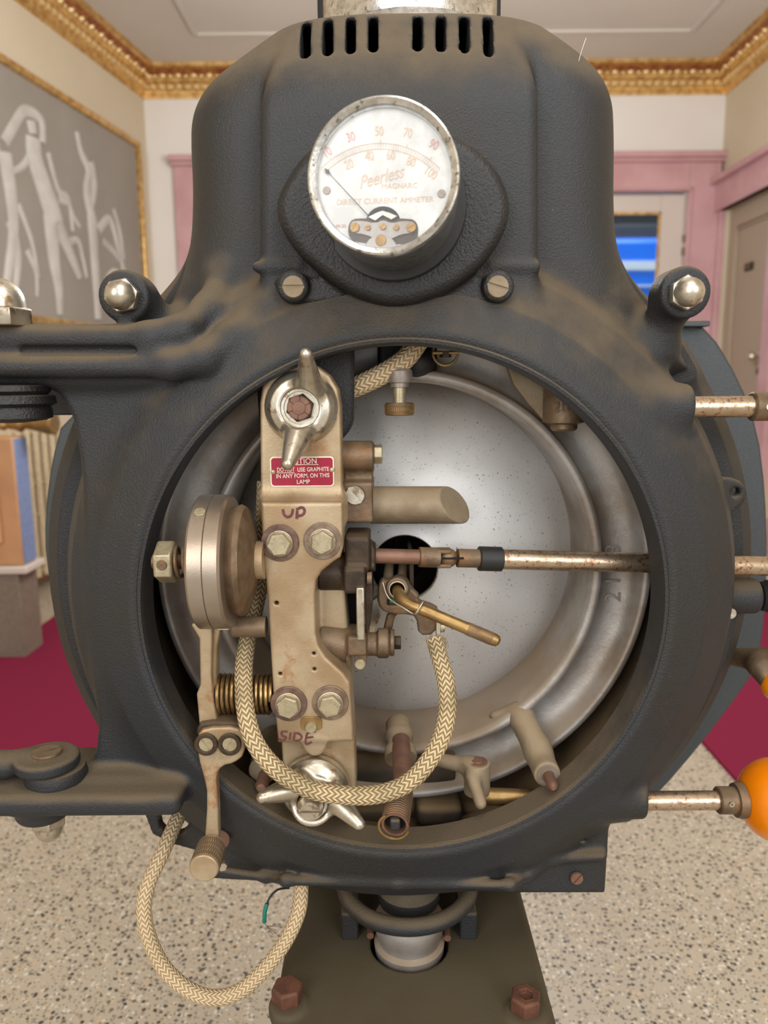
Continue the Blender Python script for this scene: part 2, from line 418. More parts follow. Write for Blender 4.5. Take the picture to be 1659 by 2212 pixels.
# ------------------------------------------------------------------ solid modelling of castings (distance fields, meshed)
def _r(lo, hi): return np.array(lo, float), np.array(hi, float)
def s_cyl(a, b, r, rnd=0.):
    a, b = np.array(a, float), np.array(b, float); d = b - a; L_ = np.linalg.norm(d); d = d/L_
    def f(X, Y, Z):
        x, y, z = X - a[0], Y - a[1], Z - a[2]; t = x*d[0] + y*d[1] + z*d[2]
        rr = np.sqrt(np.maximum(x*x + y*y + z*z - t*t, 0)) - r + rnd; q = np.abs(t - L_/2) - L_/2 + rnd
        return np.sqrt(np.maximum(rr, 0)**2 + np.maximum(q, 0)**2) + np.minimum(np.maximum(rr, q), 0) - rnd
    return (f,) + _r(np.minimum(a, b) - r, np.maximum(a, b) + r)
def s_cap(a, b, r0, r1=None):
    r1 = r0 if r1 is None else r1; a, b = np.array(a, float), np.array(b, float); d = b - a; L2 = (d*d).sum()
    def f(X, Y, Z):
        x, y, z = X - a[0], Y - a[1], Z - a[2]; t = np.clip((x*d[0] + y*d[1] + z*d[2])/L2, 0, 1)
        return np.sqrt((x - d[0]*t)**2 + (y - d[1]*t)**2 + (z - d[2]*t)**2) - (r0 + (r1 - r0)*t)
    R_ = max(r0, r1); return (f,) + _r(np.minimum(a, b) - R_, np.maximum(a, b) + R_)
def s_box(lo, hi, rnd=.003):
    lo, hi = np.array(lo, float), np.array(hi, float); c = (lo + hi)/2; h = (hi - lo)/2 - rnd
    def f(X, Y, Z):
        x, y, z = np.abs(X - c[0]) - h[0], np.abs(Y - c[1]) - h[1], np.abs(Z - c[2]) - h[2]
        return np.sqrt(np.maximum(x, 0)**2 + np.maximum(y, 0)**2 + np.maximum(z, 0)**2) + np.minimum(np.maximum(np.maximum(x, y), z), 0) - rnd
    return (f, lo, hi)
def poly_sd(pts, U, V):
    d = np.full(np.broadcast(U, V).shape, 1e9); sg = np.ones_like(d); n = len(pts)
    for i in range(n):
        ax, ay = pts[i]; bx, by = pts[i-1]; ex, ey = bx - ax, by - ay; wx, wy = U - ax, V - ay
        t = np.clip((wx*ex + wy*ey)/(ex*ex + ey*ey + 1e-18), 0, 1); qx, qy = wx - ex*t, wy - ey*t
        d = np.minimum(d, qx*qx + qy*qy)
        c1 = V >= ay; c2 = V < by; c3 = ex*wy > ey*wx
        flip = (c1 & c2 & c3) | (~c1 & ~c2 & ~c3); sg = np.where(flip, -sg, sg)
    return sg*np.sqrt(d)
def s_ext(poly, Y0, Y1, rnd=.003):                     # (x,z) outline extruded along y
    P_ = np.array(poly); yc, hy = (Y0 + Y1)/2, (Y1 - Y0)/2
    def f(X, Y, Z):
        d2 = poly_sd(poly, X[:, :1, :1] + 0*Z[:1, :1, :], Z[:1, :1, :] + 0*X[:, :1, :1]) + rnd
        q = np.abs(Y - yc) - hy + rnd
        return np.sqrt(np.maximum(d2, 0)**2 + np.maximum(q, 0)**2) + np.minimum(np.maximum(d2, q), 0) - rnd
    return (f, np.array([P_[:, 0].min(), Y0, P_[:, 1].min()]), np.array([P_[:, 0].max(), Y1, P_[:, 1].max()]))
def s_rev(cx, cz, prof, rnd=0.):                        # (radius, y) outline turned about a y axis
    P_ = np.array(prof); R_ = P_[:, 0].max()
    def f(X, Y, Z):
        r = np.sqrt((X - cx)**2 + (Z - cz)**2)
        return poly_sd(prof, r, Y + 0*r) - rnd
    return (f, np.array([cx - R_, P_[:, 1].min(), cz - R_]), np.array([cx + R_, P_[:, 1].max(), cz + R_]))
class Field:
    def __init__(s, lo, hi, h):
        s.lo = np.array(lo, float) - 3*h; s.h = h; s.n = np.ceil((np.array(hi) + 3*h - s.lo)/h).astype(int) + 1
        s.F = np.full(s.n, .03, np.float32)
    def grid(s, lo, hi, pad):
        i0 = np.clip(np.floor((lo - pad - s.lo)/s.h).astype(int), 0, s.n - 1); i1 = np.clip(np.ceil((hi + pad - s.lo)/s.h).astype(int) + 1, 1, s.n)
        ax = [(s.lo[k] + s.h*np.arange(i0[k], i1[k])) for k in range(3)]
        return tuple(slice(i0[k], i1[k]) for k in range(3)), ax[0][:, None, None], ax[1][None, :, None], ax[2][None, None, :]
    def add(s, prim, k=.004):
        f, lo, hi = prim; sl, X, Y, Z = s.grid(lo, hi, max(k*1.2, .008)); A = s.F[sl]
        if 0 in A.shape: return s
        B = f(X, Y, Z); h = np.maximum(k - np.abs(A - B), 0)/max(k, 1e-9); s.F[sl] = np.minimum(A, B) - h*h*k/4; return s
    def sub(s, prim, k=.002):
        f, lo, hi = prim; sl, X, Y, Z = s.grid(lo, hi, max(k*1.2, .008)); A = s.F[sl]
        if 0 in A.shape: return s
        B = -f(X, Y, Z); h = np.maximum(k - np.abs(A - B), 0)/max(k, 1e-9); s.F[sl] = np.maximum(A, B) + h*h*k/4; return s
    def mesh(s):
        F, h = s.F, s.h; I = F < 0
        cnt = np.zeros(np.array(F.shape) - 1, np.uint8); offs = [(i, j, k) for i in (0, 1) for j in (0, 1) for k in (0, 1)]
        nx, ny, nz = F.shape
        for (i, j, k) in offs: cnt += I[i:nx-1+i, j:ny-1+j, k:nz-1+k]
        act = (cnt > 0) & (cnt < 8); idx = np.argwhere(act); N_ = len(idx)
        V8 = {o: F[idx[:, 0]+o[0], idx[:, 1]+o[1], idx[:, 2]+o[2]].astype(float) for o in offs}
        acc = np.zeros((N_, 3)); c = np.zeros(N_)
        for a in range(3):
            for o in offs:
                if o[a]: continue
                o2 = list(o); o2[a] = 1; o2 = tuple(o2); v0, v1 = V8[o], V8[o2]; cr = (v0 < 0) != (v1 < 0)
                t = np.where(cr, v0/np.where(cr, v0 - v1, 1), 0)
                p = np.array(o, float)[None, :].repeat(N_, 0); p[:, a] = t; acc += p*cr[:, None]; c += cr
        vid = np.full(cnt.shape, -1, np.int32); vid[act] = np.arange(N_)
        pts = s.lo + h*(idx + acc/c[:, None]); faces = []
        for a in range(3):
            b, d = (a + 1) % 3, (a + 2) % 3
            s0 = [slice(1, -1)]*3; s0[a] = slice(0, -1); s1 = [slice(1, -1)]*3; s1[a] = slice(1, None)
            I0, I1 = I[tuple(s0)], I[tuple(s1)]
            for flip, msk in ((0, I0 & ~I1), (1, ~I0 & I1)):
                e = np.argwhere(msk); e[:, b] += 1; e[:, d] += 1
                q = []
                for (ob, od) in ((0, 0), (1, 0), (1, 1), (0, 1)):
                    ee = e.copy(); ee[:, b] -= 1 - ob; ee[:, d] -= 1 - od; q.append(vid[ee[:, 0], ee[:, 1], ee[:, 2]])
                q = np.stack(q, 1)
                if flip: q = q[:, ::-1]
                faces.append(q)
        return pts, np.concatenate(faces)
def cast(name, ops, h, m, parent=None, label=None, k=.004, sharp=0):
    los = [o[1][1] for o in ops if o[0] == '+']; his = [o[1][2] for o in ops if o[0] == '+']
    fl = Field(np.min(los, 0), np.max(his, 0), h)
    for o in ops:
        kk = o[2] if len(o) > 2 else k
        (fl.add if o[0] == '+' else fl.sub)(o[1], kk)
    v, f = fl.mesh()
    return mesh_obj(name, v, f, m, parent, 0, None, True, sharp, label)
def av(v): return (v.x, v.y, v.z)
# ------------------------------------------------------------------ room
FLOOR, CEIL, YB = 0.0, EYE + 1.90, 5.1
XR = W(1568, 213, YB).x
XL0 = W(311, 228, YB).x; KL = 0.165                      # left wall runs slightly askew: x = XL0 - KL*(YB - y)
def xl(y): return XL0 - KL*(YB - y)
def struct(o): o['kind'] = 'structure'; return o
YN = -3.0
struct(MB().box((.3, 1.05, -.05), (8, 8.3, .1)).build('floor', M['terrazzo'], smooth=False))
struct(MB().box((.3, 1.05, CEIL + .05), (8, 8.3, .1)).build('ceiling', M['ceiling'], smooth=False))
# back wall with the door opening
DX0, DX1 = W(437, 700, YB).x, W(1467, 700, YB).x + .005
DT = W(1467, 415, YB).z
w = MB()
w.box(((XL0 - .5 + DX0)/2, YB + .08, CEIL/2), (DX0 - XL0 + .5, .16, CEIL))
w.box(((XR + .3 + DX1)/2, YB + .08, CEIL/2), (XR + .3 - DX1, .16, CEIL))
w.box(((DX0 + DX1)/2, YB + .08, (CEIL + DT)/2), (DX1 - DX0, .16, CEIL - DT))
struct(w.build('wall_back', M['wall'], smooth=False))
struct(MB().extr([(xl(-1.6), -1.6, 0), (xl(YB + .16), YB + .16, 0), (xl(YB + .16) - .15, YB + .16, 0), (xl(-1.6) - .15, -1.6, 0)], (0, 0, CEIL)).build('wall_left', M['wall_tan'], smooth=False))
# right wall with the small door
RY0, RY1 = 4.36, 4.99
RT = W(1590, 372, 4.95).z
RT = EYE + 1.03
w = MB()
w.box((XR + .08, (RY0 - 1.6)/2, CEIL/2), (.16, RY0 + 1.6, CEIL)); w.box((XR + .08, (RY1 + YB + .16)/2, CEIL/2), (.16, YB + .16 - RY1, CEIL))
w.box((XR + .08, (RY0 + RY1)/2, (CEIL + RT)/2), (.16, RY1 - RY0, CEIL - RT))
struct(w.build('wall_right', M['wall_tan'], smooth=False))
# gilt cornices
def cornice(nm, a, b, inward):
    a, b = Vector(a), Vector(b); d = (b - a).normalized(); L_ = (b - a).length; n = Vector(inward)
    prof = [(0, -.165), (.012, -.165), (.014, -.148), (.022, -.142), (.024, -.128), (.03, -.122), (.03, -.098), (.034, -.09), (.048, -.082), (.056, -.066), (.062, -.058), (.075, -.05), (.098, -.028), (.11, -.02), (.122, -.018), (.124, 0), (0, 0)]
    P_ = [a + n*x + Vector((0, 0, z)) for x, z in prof]
    b_ = MB().extr(P_, b - a); o = struct(b_.build(nm, M['gold'], smooth=False))
    m = MB(); k = int(L_/.052)
    for i in range(k):
        c = a + d*((i + .5)*L_/k)
        R_ = Matrix((d, n, Vector((0, 0, 1)))).transposed()
        m.box(c + n*.042 + Vector((0, 0, -.110)), (.030, .028, .026), R_)
    m.build('dentil_row', M['gold_pale'], o, bevel=.003)
    m = MB(); k = int(L_/.095)
    for i in range(k):
        c = a + d*((i + .5)*L_/k) + n*.068 + Vector((0, 0, -.052)); m.ball(c, .016, (1.3, 1, 1.15), 10, 6)
        c = a + d*((i + 1.)*L_/k) + n*.070 + Vector((0, 0, -.050)); m.ball(c, .010, (.8, .8, 1.6), 8, 5)
    m.build('egg_row', M['gold_pale'], o)
    m = MB().extr([a + n*.074 + Vector((0, 0, -.048)), a + n*.100 + Vector((0, 0, -.024)), a + n*.104 + Vector((0, 0, -.028)), a + n*.078 + Vector((0, 0, -.054))], b - a)
    m.build('red_band', M['gold_red'], o, smooth=False)
dl = Vector((KL, 1, 0)).normalized(); nl = Vector((1, -KL, 0)).normalized()
cornice('trim_1', (XL0, YB, CEIL), (XR, YB, CEIL), (0, -1, 0))
cornice('trim_2', (xl(-1.5), -1.5, CEIL), (XL0, YB, CEIL), nl)
cornice('trim_3', (XR, -1.5, CEIL), (XR, YB, CEIL), (-1, 0, 0))
# shallow raised panel on the ceiling
m = MB(); x0, x1, y0, y1 = XL0 + .45, XR - .42, -.8, YB - .5
for c_, s_ in (((x0, (y0+y1)/2), (.03, y1-y0)), ((x1, (y0+y1)/2), (.03, y1-y0)), (((x0+x1)/2, y1), (x1-x0, .03)), (((x0+x1)/2, y0), (x1-x0, .03))):
    m.box((c_[0], c_[1], CEIL - .006), (s_[0], s_[1], .014))
struct(m.build('trim_4', M['ceiling'], bevel=.004))

# ---- glazed double door in pink marble casing
CW = .19
cas = MB()
yf = YB - .035
def casing_bar(mb, x0, x1, z0, z1, y=yf, th=.04): mb.box(((x0+x1)/2, y + th/2, (z0+z1)/2), (x1-x0, th, z1-z0))
casing_bar(cas, DX1, DX1 + CW, 0, DT + CW); casing_bar(cas, DX0 - CW + .06, DX0, 0, DT + CW); casing_bar(cas, DX0, DX1, DT, DT + CW)
casing_bar(cas, DX0 - .15, DX1 + CW + .06, DT + CW, DT + CW + .035, yf - .05, .09)
casing_bar(cas, DX0 - .14, DX1 + CW + .04, DT + CW - .022, DT + CW, yf - .03, .06)
casing_bar(cas, DX1 + .002, DX1 + .018, 0, DT + .018, yf - .012, .03); casing_bar(cas, DX0, DX1 + .018, DT + .002, DT + .018, yf - .012, .03)
casing_bar(cas, DX1 + CW - .03, DX1 + CW, 0, DT + CW - .022, yf - .015, .03)
struct(cas.build('trim_5', M['pink_marble'], bevel=.004))
def glazed_leaf(nm, x0, x1, hinge):
    fr = .15; z0, z1 = .01, DT - .012; yd = YB + .035
    gz0, gz1 = .55, z1 - .105
    m = MB(); m.box((x0 + fr/2, yd, (z0+z1)/2), (fr, .045, z1-z0)); m.box((x1 - fr/2, yd, (z0+z1)/2), (fr, .045, z1-z0))
    m.box(((x0+x1)/2, yd, (gz1+z1)/2), (x1-x0-2*fr, .045, z1-gz1)); m.box(((x0+x1)/2, yd, (gz0+z0)/2), (x1-x0-2*fr, .045, gz0-z0))
    d = struct(m.build(nm, M['door_paint'], bevel=.003))
    m = MB(); a, b = x0 + fr, x1 - fr
    for bx in ((a+.008, (gz0+gz1)/2, .016, gz1-gz0), (b-.008, (gz0+gz1)/2, .016, gz1-gz0), ((a+b)/2, gz0+.008, b-a, .016), ((a+b)/2, gz1-.008, b-a, .016)):
        m.box((bx[0], yd - .024, bx[1]), (bx[2], .012, bx[3]))
    m.build('glazing_bead', M['gold'], d, bevel=.002)
    # reeded glass pane: vertical ribs
    n = int((b - a)/.012); xs = []; pts = []
    for i in range(n*4 + 1):
        x = a + (b-a)*i/(n*4); xs.append(x); pts.append((x, yd - .006 - .0022*abs(math.sin(PI*i/4.))))
    poly = pts + [(b, yd + .004), (a, yd + .004)]
    MB().extr([(p[0], p[1], gz0 + .01) for p in poly], (0, 0, gz1 - gz0 - .02)).build('glass_pane', M['reeded'], d, sharp=60)
    hm = MB()
    for z in (DT - .28, DT - .36):
        hm.cyl((hinge, yd - .03, z - .022), (hinge, yd - .03, z + .022), .009, n=14)
    hm.build('hinge', M['brown_metal'], d)
    return d
g = bpy.data.materials.new('reeded_glass'); g.use_nodes = True; gb = g.node_tree.nodes['Principled BSDF']
gb.inputs['Transmission Weight'].default_value = 1.; gb.inputs['Roughness'].default_value = .16; gb.inputs['IOR'].default_value = 1.12; gb.inputs['Base Color'].default_value = (.9, .95, .97, 1)
M['reeded'] = g
mid = (DX0 + DX1)/2
glazed_leaf('door_1', DX0 + .006, mid - .002, DX0 + .008); glazed_leaf('door_1', mid + .002, DX1 - .006, DX1 - .004)
# outdoors beyond the glass: pavement, parked blue van with white stripes, dim wall
M['blue'] = mat('blue_paint', (0, 110, 235), .3, 0, (0, 84, 205), 3, .5); M['pale'] = mat('pale_paint', (212, 226, 240), .4)
M['street'] = mat('street_grey', (118, 122, 124), .8); M['dark_wall'] = mat('dark_hall', (50, 54, 58), .8)
struct(MB().box(((DX0+DX1)/2, 7.4, -.06), (7, 4.2, .1)).build('ground', M['street'], smooth=False))
bus = T('bus', 'blue and white bus parked outside, seen blurred through the reeded door glass', 'bus', (1.9, 7.0, 0))
MB().box((1.9, 7.0, 1.20), (4.6, 1.6, 1.68)).build('body', M['blue'], bus, bevel=.05)
for z, h in ((1.825, .07), (1.67, .015)): MB().box((1.9, 6.195, z), (4.5, .02, h)).build('stripe', M['pale'], bus, bevel=.003)
MB().box((1.9, 6.195, 1.54), (4.5, .02, .07)).build('rubbing_strip', M['street'], bus, bevel=.003)
MB().box((1.9, 6.195, 1.05), (4.4, .02, .88)).build('window_band', mat('grey_blue_panel', (150, 168, 178), .4), bus, bevel=.003)
for x in (.8, 3.2): MB().lathe((x, 6.16, .40), (0, 1, 0), [(.2, 0), (.40, .01), (.40, .2), (.1, .2)], 28).build('wheel', M['black'], bus)
MB().box((1.9, 6.9, 2.12), (3.0, .8, .16)).build('roof_unit', M['dark_wall'], bus, bevel=.03)
struct(MB().box(((DX0+DX1)/2, 9.3, 1.6), (7, .2, 3.4)).build('wall_street', M['dark_wall'], smooth=False))
area_light('street_daylight', (1.4, 5.75, 3.6), (1.5, 6.5, 1.4), 2.4, .5, 60, (.9, .96, 1.0))

# ---- small painted door in the right wall
m = MB(); X_ = XR
z1 = RT
m.box((X_ - .012, RY1 + .035, z1/2 + .06), (.045, .07, z1 + .12)); m.box((X_ - .012, RY0 - .06, z1/2 + .06), (.045, .12, z1 + .12))
m.box((X_ - .018, (RY0 + RY1)/2 - .02, z1 + .085), (.06, RY1 - RY0 + .27, .17)); m.box((X_ - .035, (RY0+RY1)/2 - .02, z1 + .185), (.10, RY1-RY0+.30, .035))
m.box((X_ - .028, (RY0+RY1)/2, z1 + .012), (.05, RY1-RY0, .024))
struct(m.build('trim_6', M['pink_marble'], bevel=.004))
m = MB(); fr = .09; yc = (RY0+RY1)/2; wd = RY1-RY0-.01
m.box((X_ + .055, yc, z1/2), (.03, wd, z1 - .01))
for (y, z, sy, sz) in ((RY0 + fr/2 + .005, z1/2, fr, z1-.01), (RY1 - fr/2 - .005, z1/2, fr, z1-.01), (yc, z1 - .06, wd - 2*fr, .11), (yc, .12, wd - 2*fr, .2)):
    m.box((X_ + .035, y, z), (.02, sy, sz))
m.box((X_ + .095, yc, z1/2 + .02), (.03, RY1 - RY0 + .1, z1 + .08))
d2 = struct(m.build('door_2', M['door_beige'], bevel=.004))
m = MB()
for (y, z, sy, sz) in ((RY0 + fr + .015, z1/2, .014, z1-.32), (RY1 - fr - .015, z1/2, .014, z1-.32), (yc, z1-.13, wd-2*fr, .014)): m.box((X_ + .034, y, z), (.016, sy, sz))
m.build('panel_moulding', M['door_beige'], d2, bevel=.005)
p = W(1605, 576, 4.6); 
def on_right(px, py):
    d = ray(px, py); t = XR/d.x; return Vector((XR, d.y*t, EYE + d.z*t))
p = on_right(1605, 576); b = MB().box((X_ + .035, p.y, p.z), (.012, .10, .045)).build('name_plate', M['dark_brown'], d2, bevel=.002)
MB().box((X_ + .028, p.y, p.z), (.004, .07, .022)).build('card', M['brown_metal'], b)
p = on_right(1630, 770); MB().lathe((X_ + .03, p.y, p.z), (-1, 0, 0), [(.022, 0), (.022, .004), (.009, .01), (.009, .03), (.024, .04), (.028, .052), (.02, .066), (0, .07)], 24).build('door_knob', M['nickel'], d2)
p = on_right(1628, 802); MB().lathe((X_ + .03, p.y, p.z), (-1, 0, 0), [(.02, 0), (.02, .008), (.012, .012), (0, .012)], 20).build('lock', M['dark_brown'], d2)
struct(MB().box((X_ - .008, 2.0, .09), (.02, 4.5, .18)).build('baseboard_right', M['pink_marble'], bevel=.004))
struct(MB().extr([(xl(-1.5) , -1.5, 0), (xl(YB-.01), YB-.01, 0), (xl(YB-.01) + .02, YB-.01, 0), (xl(-1.5) + .02, -1.5, 0)], (0, 0, .16)).build('baseboard_left', M['peach'], smooth=False))

# ---- relief panel in gilt frame on the left wall (made-up dancers)
def on_left(px, py):
    d = ray(px, py); t = (XL0 - KL*YB)/(d.x - KL*d.y); return Vector((d.x*t, d.y*t, EYE + d.z*t))
pt = on_left(285, 318); zt = pt.z; y1 = pt.y; zb = on_left(225, 704).z; y0 = 3.05
pic = T('relief_picture', 'large grey low relief of long-limbed dancing figures in a gilt frame on the left wall', 'picture', (xl((y0+y1)/2), (y0+y1)/2, zb))
def lp(s, z, o): return Vector((xl(0), 0, 0)) + dl*(s) + nl*o + Vector((0, 0, z))     # s: distance along wall from y=0
s0, s1 = (y0)/dl.y, (y1)/dl.y
def lbox(mb, sa, sb, za, zb_, o0, o1):
    mb.extr([lp(sa, za, o0), lp(sb, za, o0), lp(sb, za, o1), lp(sa, za, o1)], (0, 0, zb_ - za))
m = MB(); lbox(m, s0, s1, zb, zt, .002, .02); m.build('panel', M['relief'], pic, smooth=False)
m = MB(); fw = .035
lbox(m, s0 - fw, s1 + fw, zt, zt + fw, .002, .045); lbox(m, s0 - fw, s1 + fw, zb - fw, zb, .002, .045); lbox(m, s1, s1 + fw, zb, zt, .002, .045); lbox(m, s0 - fw, s0, zb, zt, .002, .045)
fr_ = m.build('frame', M['gold'], pic, bevel=.008)
def figure(pts_list, nm='figure'):
    # limbs as tapered rods lying half sunk in the panel; coordinates in photo pixels
    m = MB()
    for pts, r0, r1 in pts_list:
        P_ = []
        for q in pts:
            w_ = on_left(*q); P_.append(w_ + nl*.018)
        m.tube(P_, (lambda t, a=r0, b=r1: a + (b - a)*t), n=14, sub=6)
    for v in m.v:                                    # flatten towards the wall into low relief
        o = (v - Vector((xl(0), 0, 0))).dot(nl); v -= nl*((o - .018)*.55)
    return m.build(nm, M['relief_light'], pic)
figure([([(62, 300), (66, 345), (84, 400), (100, 450), (108, 480)], .055, .075), ([(100, 470), (108, 560), (118, 620), (122, 680)], .06, .022), ([(112, 480), (140, 540), (165, 600)], .055, .022), ([(58, 262), (63, 290)], .036, .03), ([(84, 310), (80, 260), (45, 240), (20, 275), (0, 310)], .024, .03), ([(96, 330), (118, 410), (140, 430), (150, 500)], .02, .015), ([(60, 330), (40, 360), (12, 372)], .022, .014)])
figure([([(158, 285), (168, 330), (184, 370), (180, 420), (196, 490)], .02, .04), ([(190, 470), (198, 580), (205, 690)], .045, .03), ([(186, 350), (196, 400), (190, 450)], .04, .02)])
figure([([(0, 330), (14, 420), (20, 500), (8, 600), (0, 690)], .05, .02), ([(30, 440), (60, 520), (75, 600)], .02, .012), ([(14, 480), (30, 560), (20, 660)], .035, .018)])
figure([([(205, 500), (230, 475), (250, 540), (262, 590)], .03, .02), ([(238, 450), (252, 500), (260, 560)], .018, .02), ([(220, 640), (240, 600), (262, 620)], .06, .05), ([(215, 520), (240, 545), (250, 560)], .02, .02)])
figure([([(118, 430), (140, 440), (150, 465), (165, 490)], .022, .012)], 'drapery')
figure([([(128, 530), (160, 520), (172, 560), (180, 600)], .022, .014)], 'drapery')
figure([([(50, 540), (70, 590), (72, 640)], .02, .01)], 'drapery')

figure([([(-60, 150), (-50, 250), (-70, 380), (-60, 480)], .05, .07), ([(-60, 470), (-90, 600), (-80, 680)], .06, .022), ([(-55, 200), (-20, 300), (-10, 340)], .024, .014)])
figure([([(-190, 60), (-170, 200), (-200, 380), (-180, 500)], .05, .075), ([(-185, 480), (-150, 600), (-160, 690)], .06, .022), ([(-180, 120), (-120, 60), (-90, 120)], .026, .014)])
# ---- radiator, cabinet and brass valve by the left wall
rad = T('radiator', 'cream cast-iron column radiator against the left wall behind the cabinet', 'radiator', (xl(3.55), 3.55, 0))
zr = on_left(80, 905).z - .02
p0_ = on_left(66, 1100).y; 
for i in range(9):
    y = 3.30 + i*.062
    m = MB()
    for o in (.06, .16):
        s = y/dl.y; c = lp(s, 0, o); m.tube([c + Vector((0, 0, .08)), c + Vector((0, 0, zr*.5)), c + Vector((0, 0, zr - .03))], .019, n=12, sub=2)
    for z in (.10, .36, zr*.66, zr - .03):
        c0, c1 = lp(y/dl.y, z, .05), lp(y/dl.y, z, .17); m.cyl(c0, c1, .022, n=12)
    a, b_ = lp(y/dl.y - .032, 0, .1), lp(y/dl.y + .032, 0, .1)
    for z in (.10, .36, zr*.66, zr - .03): m.cyl(a + Vector((0, 0, z)), b_ + Vector((0, 0, z)), .018, n=12)
    m.build('column', M['cream_iron'], rad)
for y in (3.30, 3.796):
    c = lp(y/dl.y, 0, .11); MB().cyl(c, c + Vector((0, 0, .1)), .03, .02, n=14).build('foot', M['cream_iron'], rad)
# wooden cabinet nearer the camera
pc = WZ(68, 1222, .0)
yb_ = 2.55; xe = W(44, 1150, yb_).x
cab = T('cabinet', 'peach wooden display cabinet with the shade on its side coloured pale blue, far left', 'cabinet', (xe - .2, yb_ + .18, 0)); ztop = W(40, 945, yb_).z; zbt = W(60, 1222, yb_).z
m = MB(); m.box((xe - .19, yb_ + .05, (ztop + zbt)/2), (.38, .10, ztop - zbt)); m.build('body', M['peach'], cab, bevel=.006)
MB().box((xe + .001, yb_ + .052, (ztop + zbt)/2), (.006, .090, ztop - zbt - .01)).build('shaded_side', mat('side_shade_blue', (120, 140, 186), .4), cab, bevel=.003)  # side face of the cabinet, its shade put into the colour as blue
MB().box((xe - .19, yb_ - .01, (ztop + zbt)/2), (.26, .02, ztop - zbt - .16)).build('door', mat('light_peach', (216, 170, 126), .4), cab, bevel=.006)
MB().box((xe - .19, yb_ + .07, zbt/2), (.34, .14, zbt)).build('plinth', mat('grey_plinth', (128, 116, 104), .6), cab, bevel=.004)
MB().box((xe - .19, yb_ + .05, zbt - .012), (.42, .15, .024)).build('base_moulding', M['door_paint'], cab, bevel=.004)
vl = T('brass_bell', 'blurred brass bell-shaped fitting lying on top of the peach cabinet', 'ornament', (xe - .2, yb_ + .1, ztop))
a = W(-20, 932, yb_ + .1); b_ = W(40, 915, yb_ + .1); a.z = ztop + .035; b_.z = ztop + .04
m = MB().lathe(a, b_ - a, [(.012, 0), (.014, .03), (.020, .045), (.014, .06), (.022, .09), (.030, .105), (.018, .12), (.026, .15), (.040, .19), (.046, .22), (.040, .225), (0, .225)], 28); m.build('fitting', M['brass'], vl)

# ---- carpet runner, behind the machine
tag(MB().box((-.93, (1.62 + 3.6)/2, .005), (.86, 1.98, .01)).build('carpet', M['carpet'], smooth=False), 'burgundy carpet on the floor left of the lamphouse', 'carpet')
tag(MB().box((1.27, (1.45 + 3.6)/2, .005), (.87, 2.15, .01)).build('carpet', M['carpet'], smooth=False), 'burgundy carpet on the floor right of the lamphouse, below the orange knobs', 'carpet')
# ------------------------------------------------------------------ lamphouse
CX = .0155; CZ = EYE - .1925; RO = .222
HV = 0.002
lamp = T('lamphouse', 'large dusty blue-black cast-iron lamphouse with a round opening and a vented tower, filling the picture', 'projector lamphouse', (CX, .78, WZ(900, 1925, EYE - .5).z))
ops = []
A = lambda p, k=.006: ops.append(('+', p, k))
D = lambda p, k=.002: ops.append(('-', p, k))
# rear drum and ring
A(s_rev(CX, CZ, [(0, .74), (.335, .735), (.350, .75), (.350, .87), (0, .87)], .004))
# tower
tw = smooth2([(640, 40), (1130, 40), (1215, 95), (1275, 160), (1300, 240), (1304, 340), (1302, 470), (1310, 560), (1345, 640), (1420, 720), (1480, 850), (300, 850), (330, 760), (395, 660), (430, 560), (436, 440), (430, 330), (435, 240), (460, 165), (530, 100)], 2)
A(s_ext(PL(tw, .765), .685, .93, .055), .03)
pn = smooth2([(563, -60), (1162, -60), (1162, 700), (563, 700)], 0)
A(s_ext(PL(pn, .66), .652, .80, .010), .008)
# slope of the tower top (cone round the chimney axis)
CHX, CHY = W(886, 20, .80).x, .80
z0 = W(880, 165, .655).z; z1 = W(880, 22, .715).z
def cone(X, Y, Z):
    r = ((np.abs(X - CHX)/1.45)**3 + np.abs(Y - CHY)**3)**(1/3); lim = CHY - .652 + .003 - (Z - z0)*((.715 - .652)/(z1 - z0))
    return np.maximum((lim - r)*.8, z0 - .06 - Z)
ops.append(('-', (cone, np.array([-.3, .60, z0 - .06]), np.array([.3, .95, z1 + .2])), .02))
D(s_box((-.4, .5, z1), (.4, 1.0, z1 + .2), .001), .008)
A(s_rev(CX, CZ, [(.20, .645), (.232, .634), (.262, .645), (.292, .668), (.304, .69), (.306, .76), (.20, .76)], .006), .010)
# small ledges either side of the meter
for a_, b_ in (((556, 577), (645, 575)), ((1060, 575), (1155, 577))):
    A(s_cap(av(W(*a_, .655)), av(W(*b_, .655)), .0042), .006)
# lugs
for (px, py, qx, qy) in ((270, 640, 372, 720), (1478, 632, 1415, 730)):
    c = W(px, py, .66); A(s_cyl((c.x, .655, c.z), (c.x, .688, c.z), .0215, .004), .004)
    q = W(qx, qy, .70); A(s_cap((c.x*.7 + q.x*.3, .682, c.z*.7 + q.z*.3), av(q), .010, .024), .016)
# upper hinge arm
def P3(l, Y): return [av(W(a, b, Y)) for a, b in l]
def chain(pts, r, k=.01):
    for a_, b_ in zip(pts, pts[1:]): A(s_cap(a_, b_, r), k)
chain(P3([(-150, 728), (330, 730)], .635) + [av(W(395, 715, .643)), av(W(450, 668, .668)), av(W(490, 600, .70)), av(W(500, 540, .73))], .0105, .016)
chain(P3([(-150, 792), (370, 792)], .628) + [av(W(440, 775, .634)), av(W(500, 730, .648)), av(W(580, 670, .662)), av(W(680, 620, .672))], .0085, .014)
A(s_ext(PL([(-150, 700), (420, 700), (420, 835), (-150, 835)], .65), .645, .72, .006), .006)
A(s_box(av(W(-150, 835, .66)), (W(150, 830, .72).x, .70, W(0, 722, .66).z), .006), .006)
D(s_cap(av(W(55, 757, .628)), av(W(290, 757, .628)), .0030), .004)
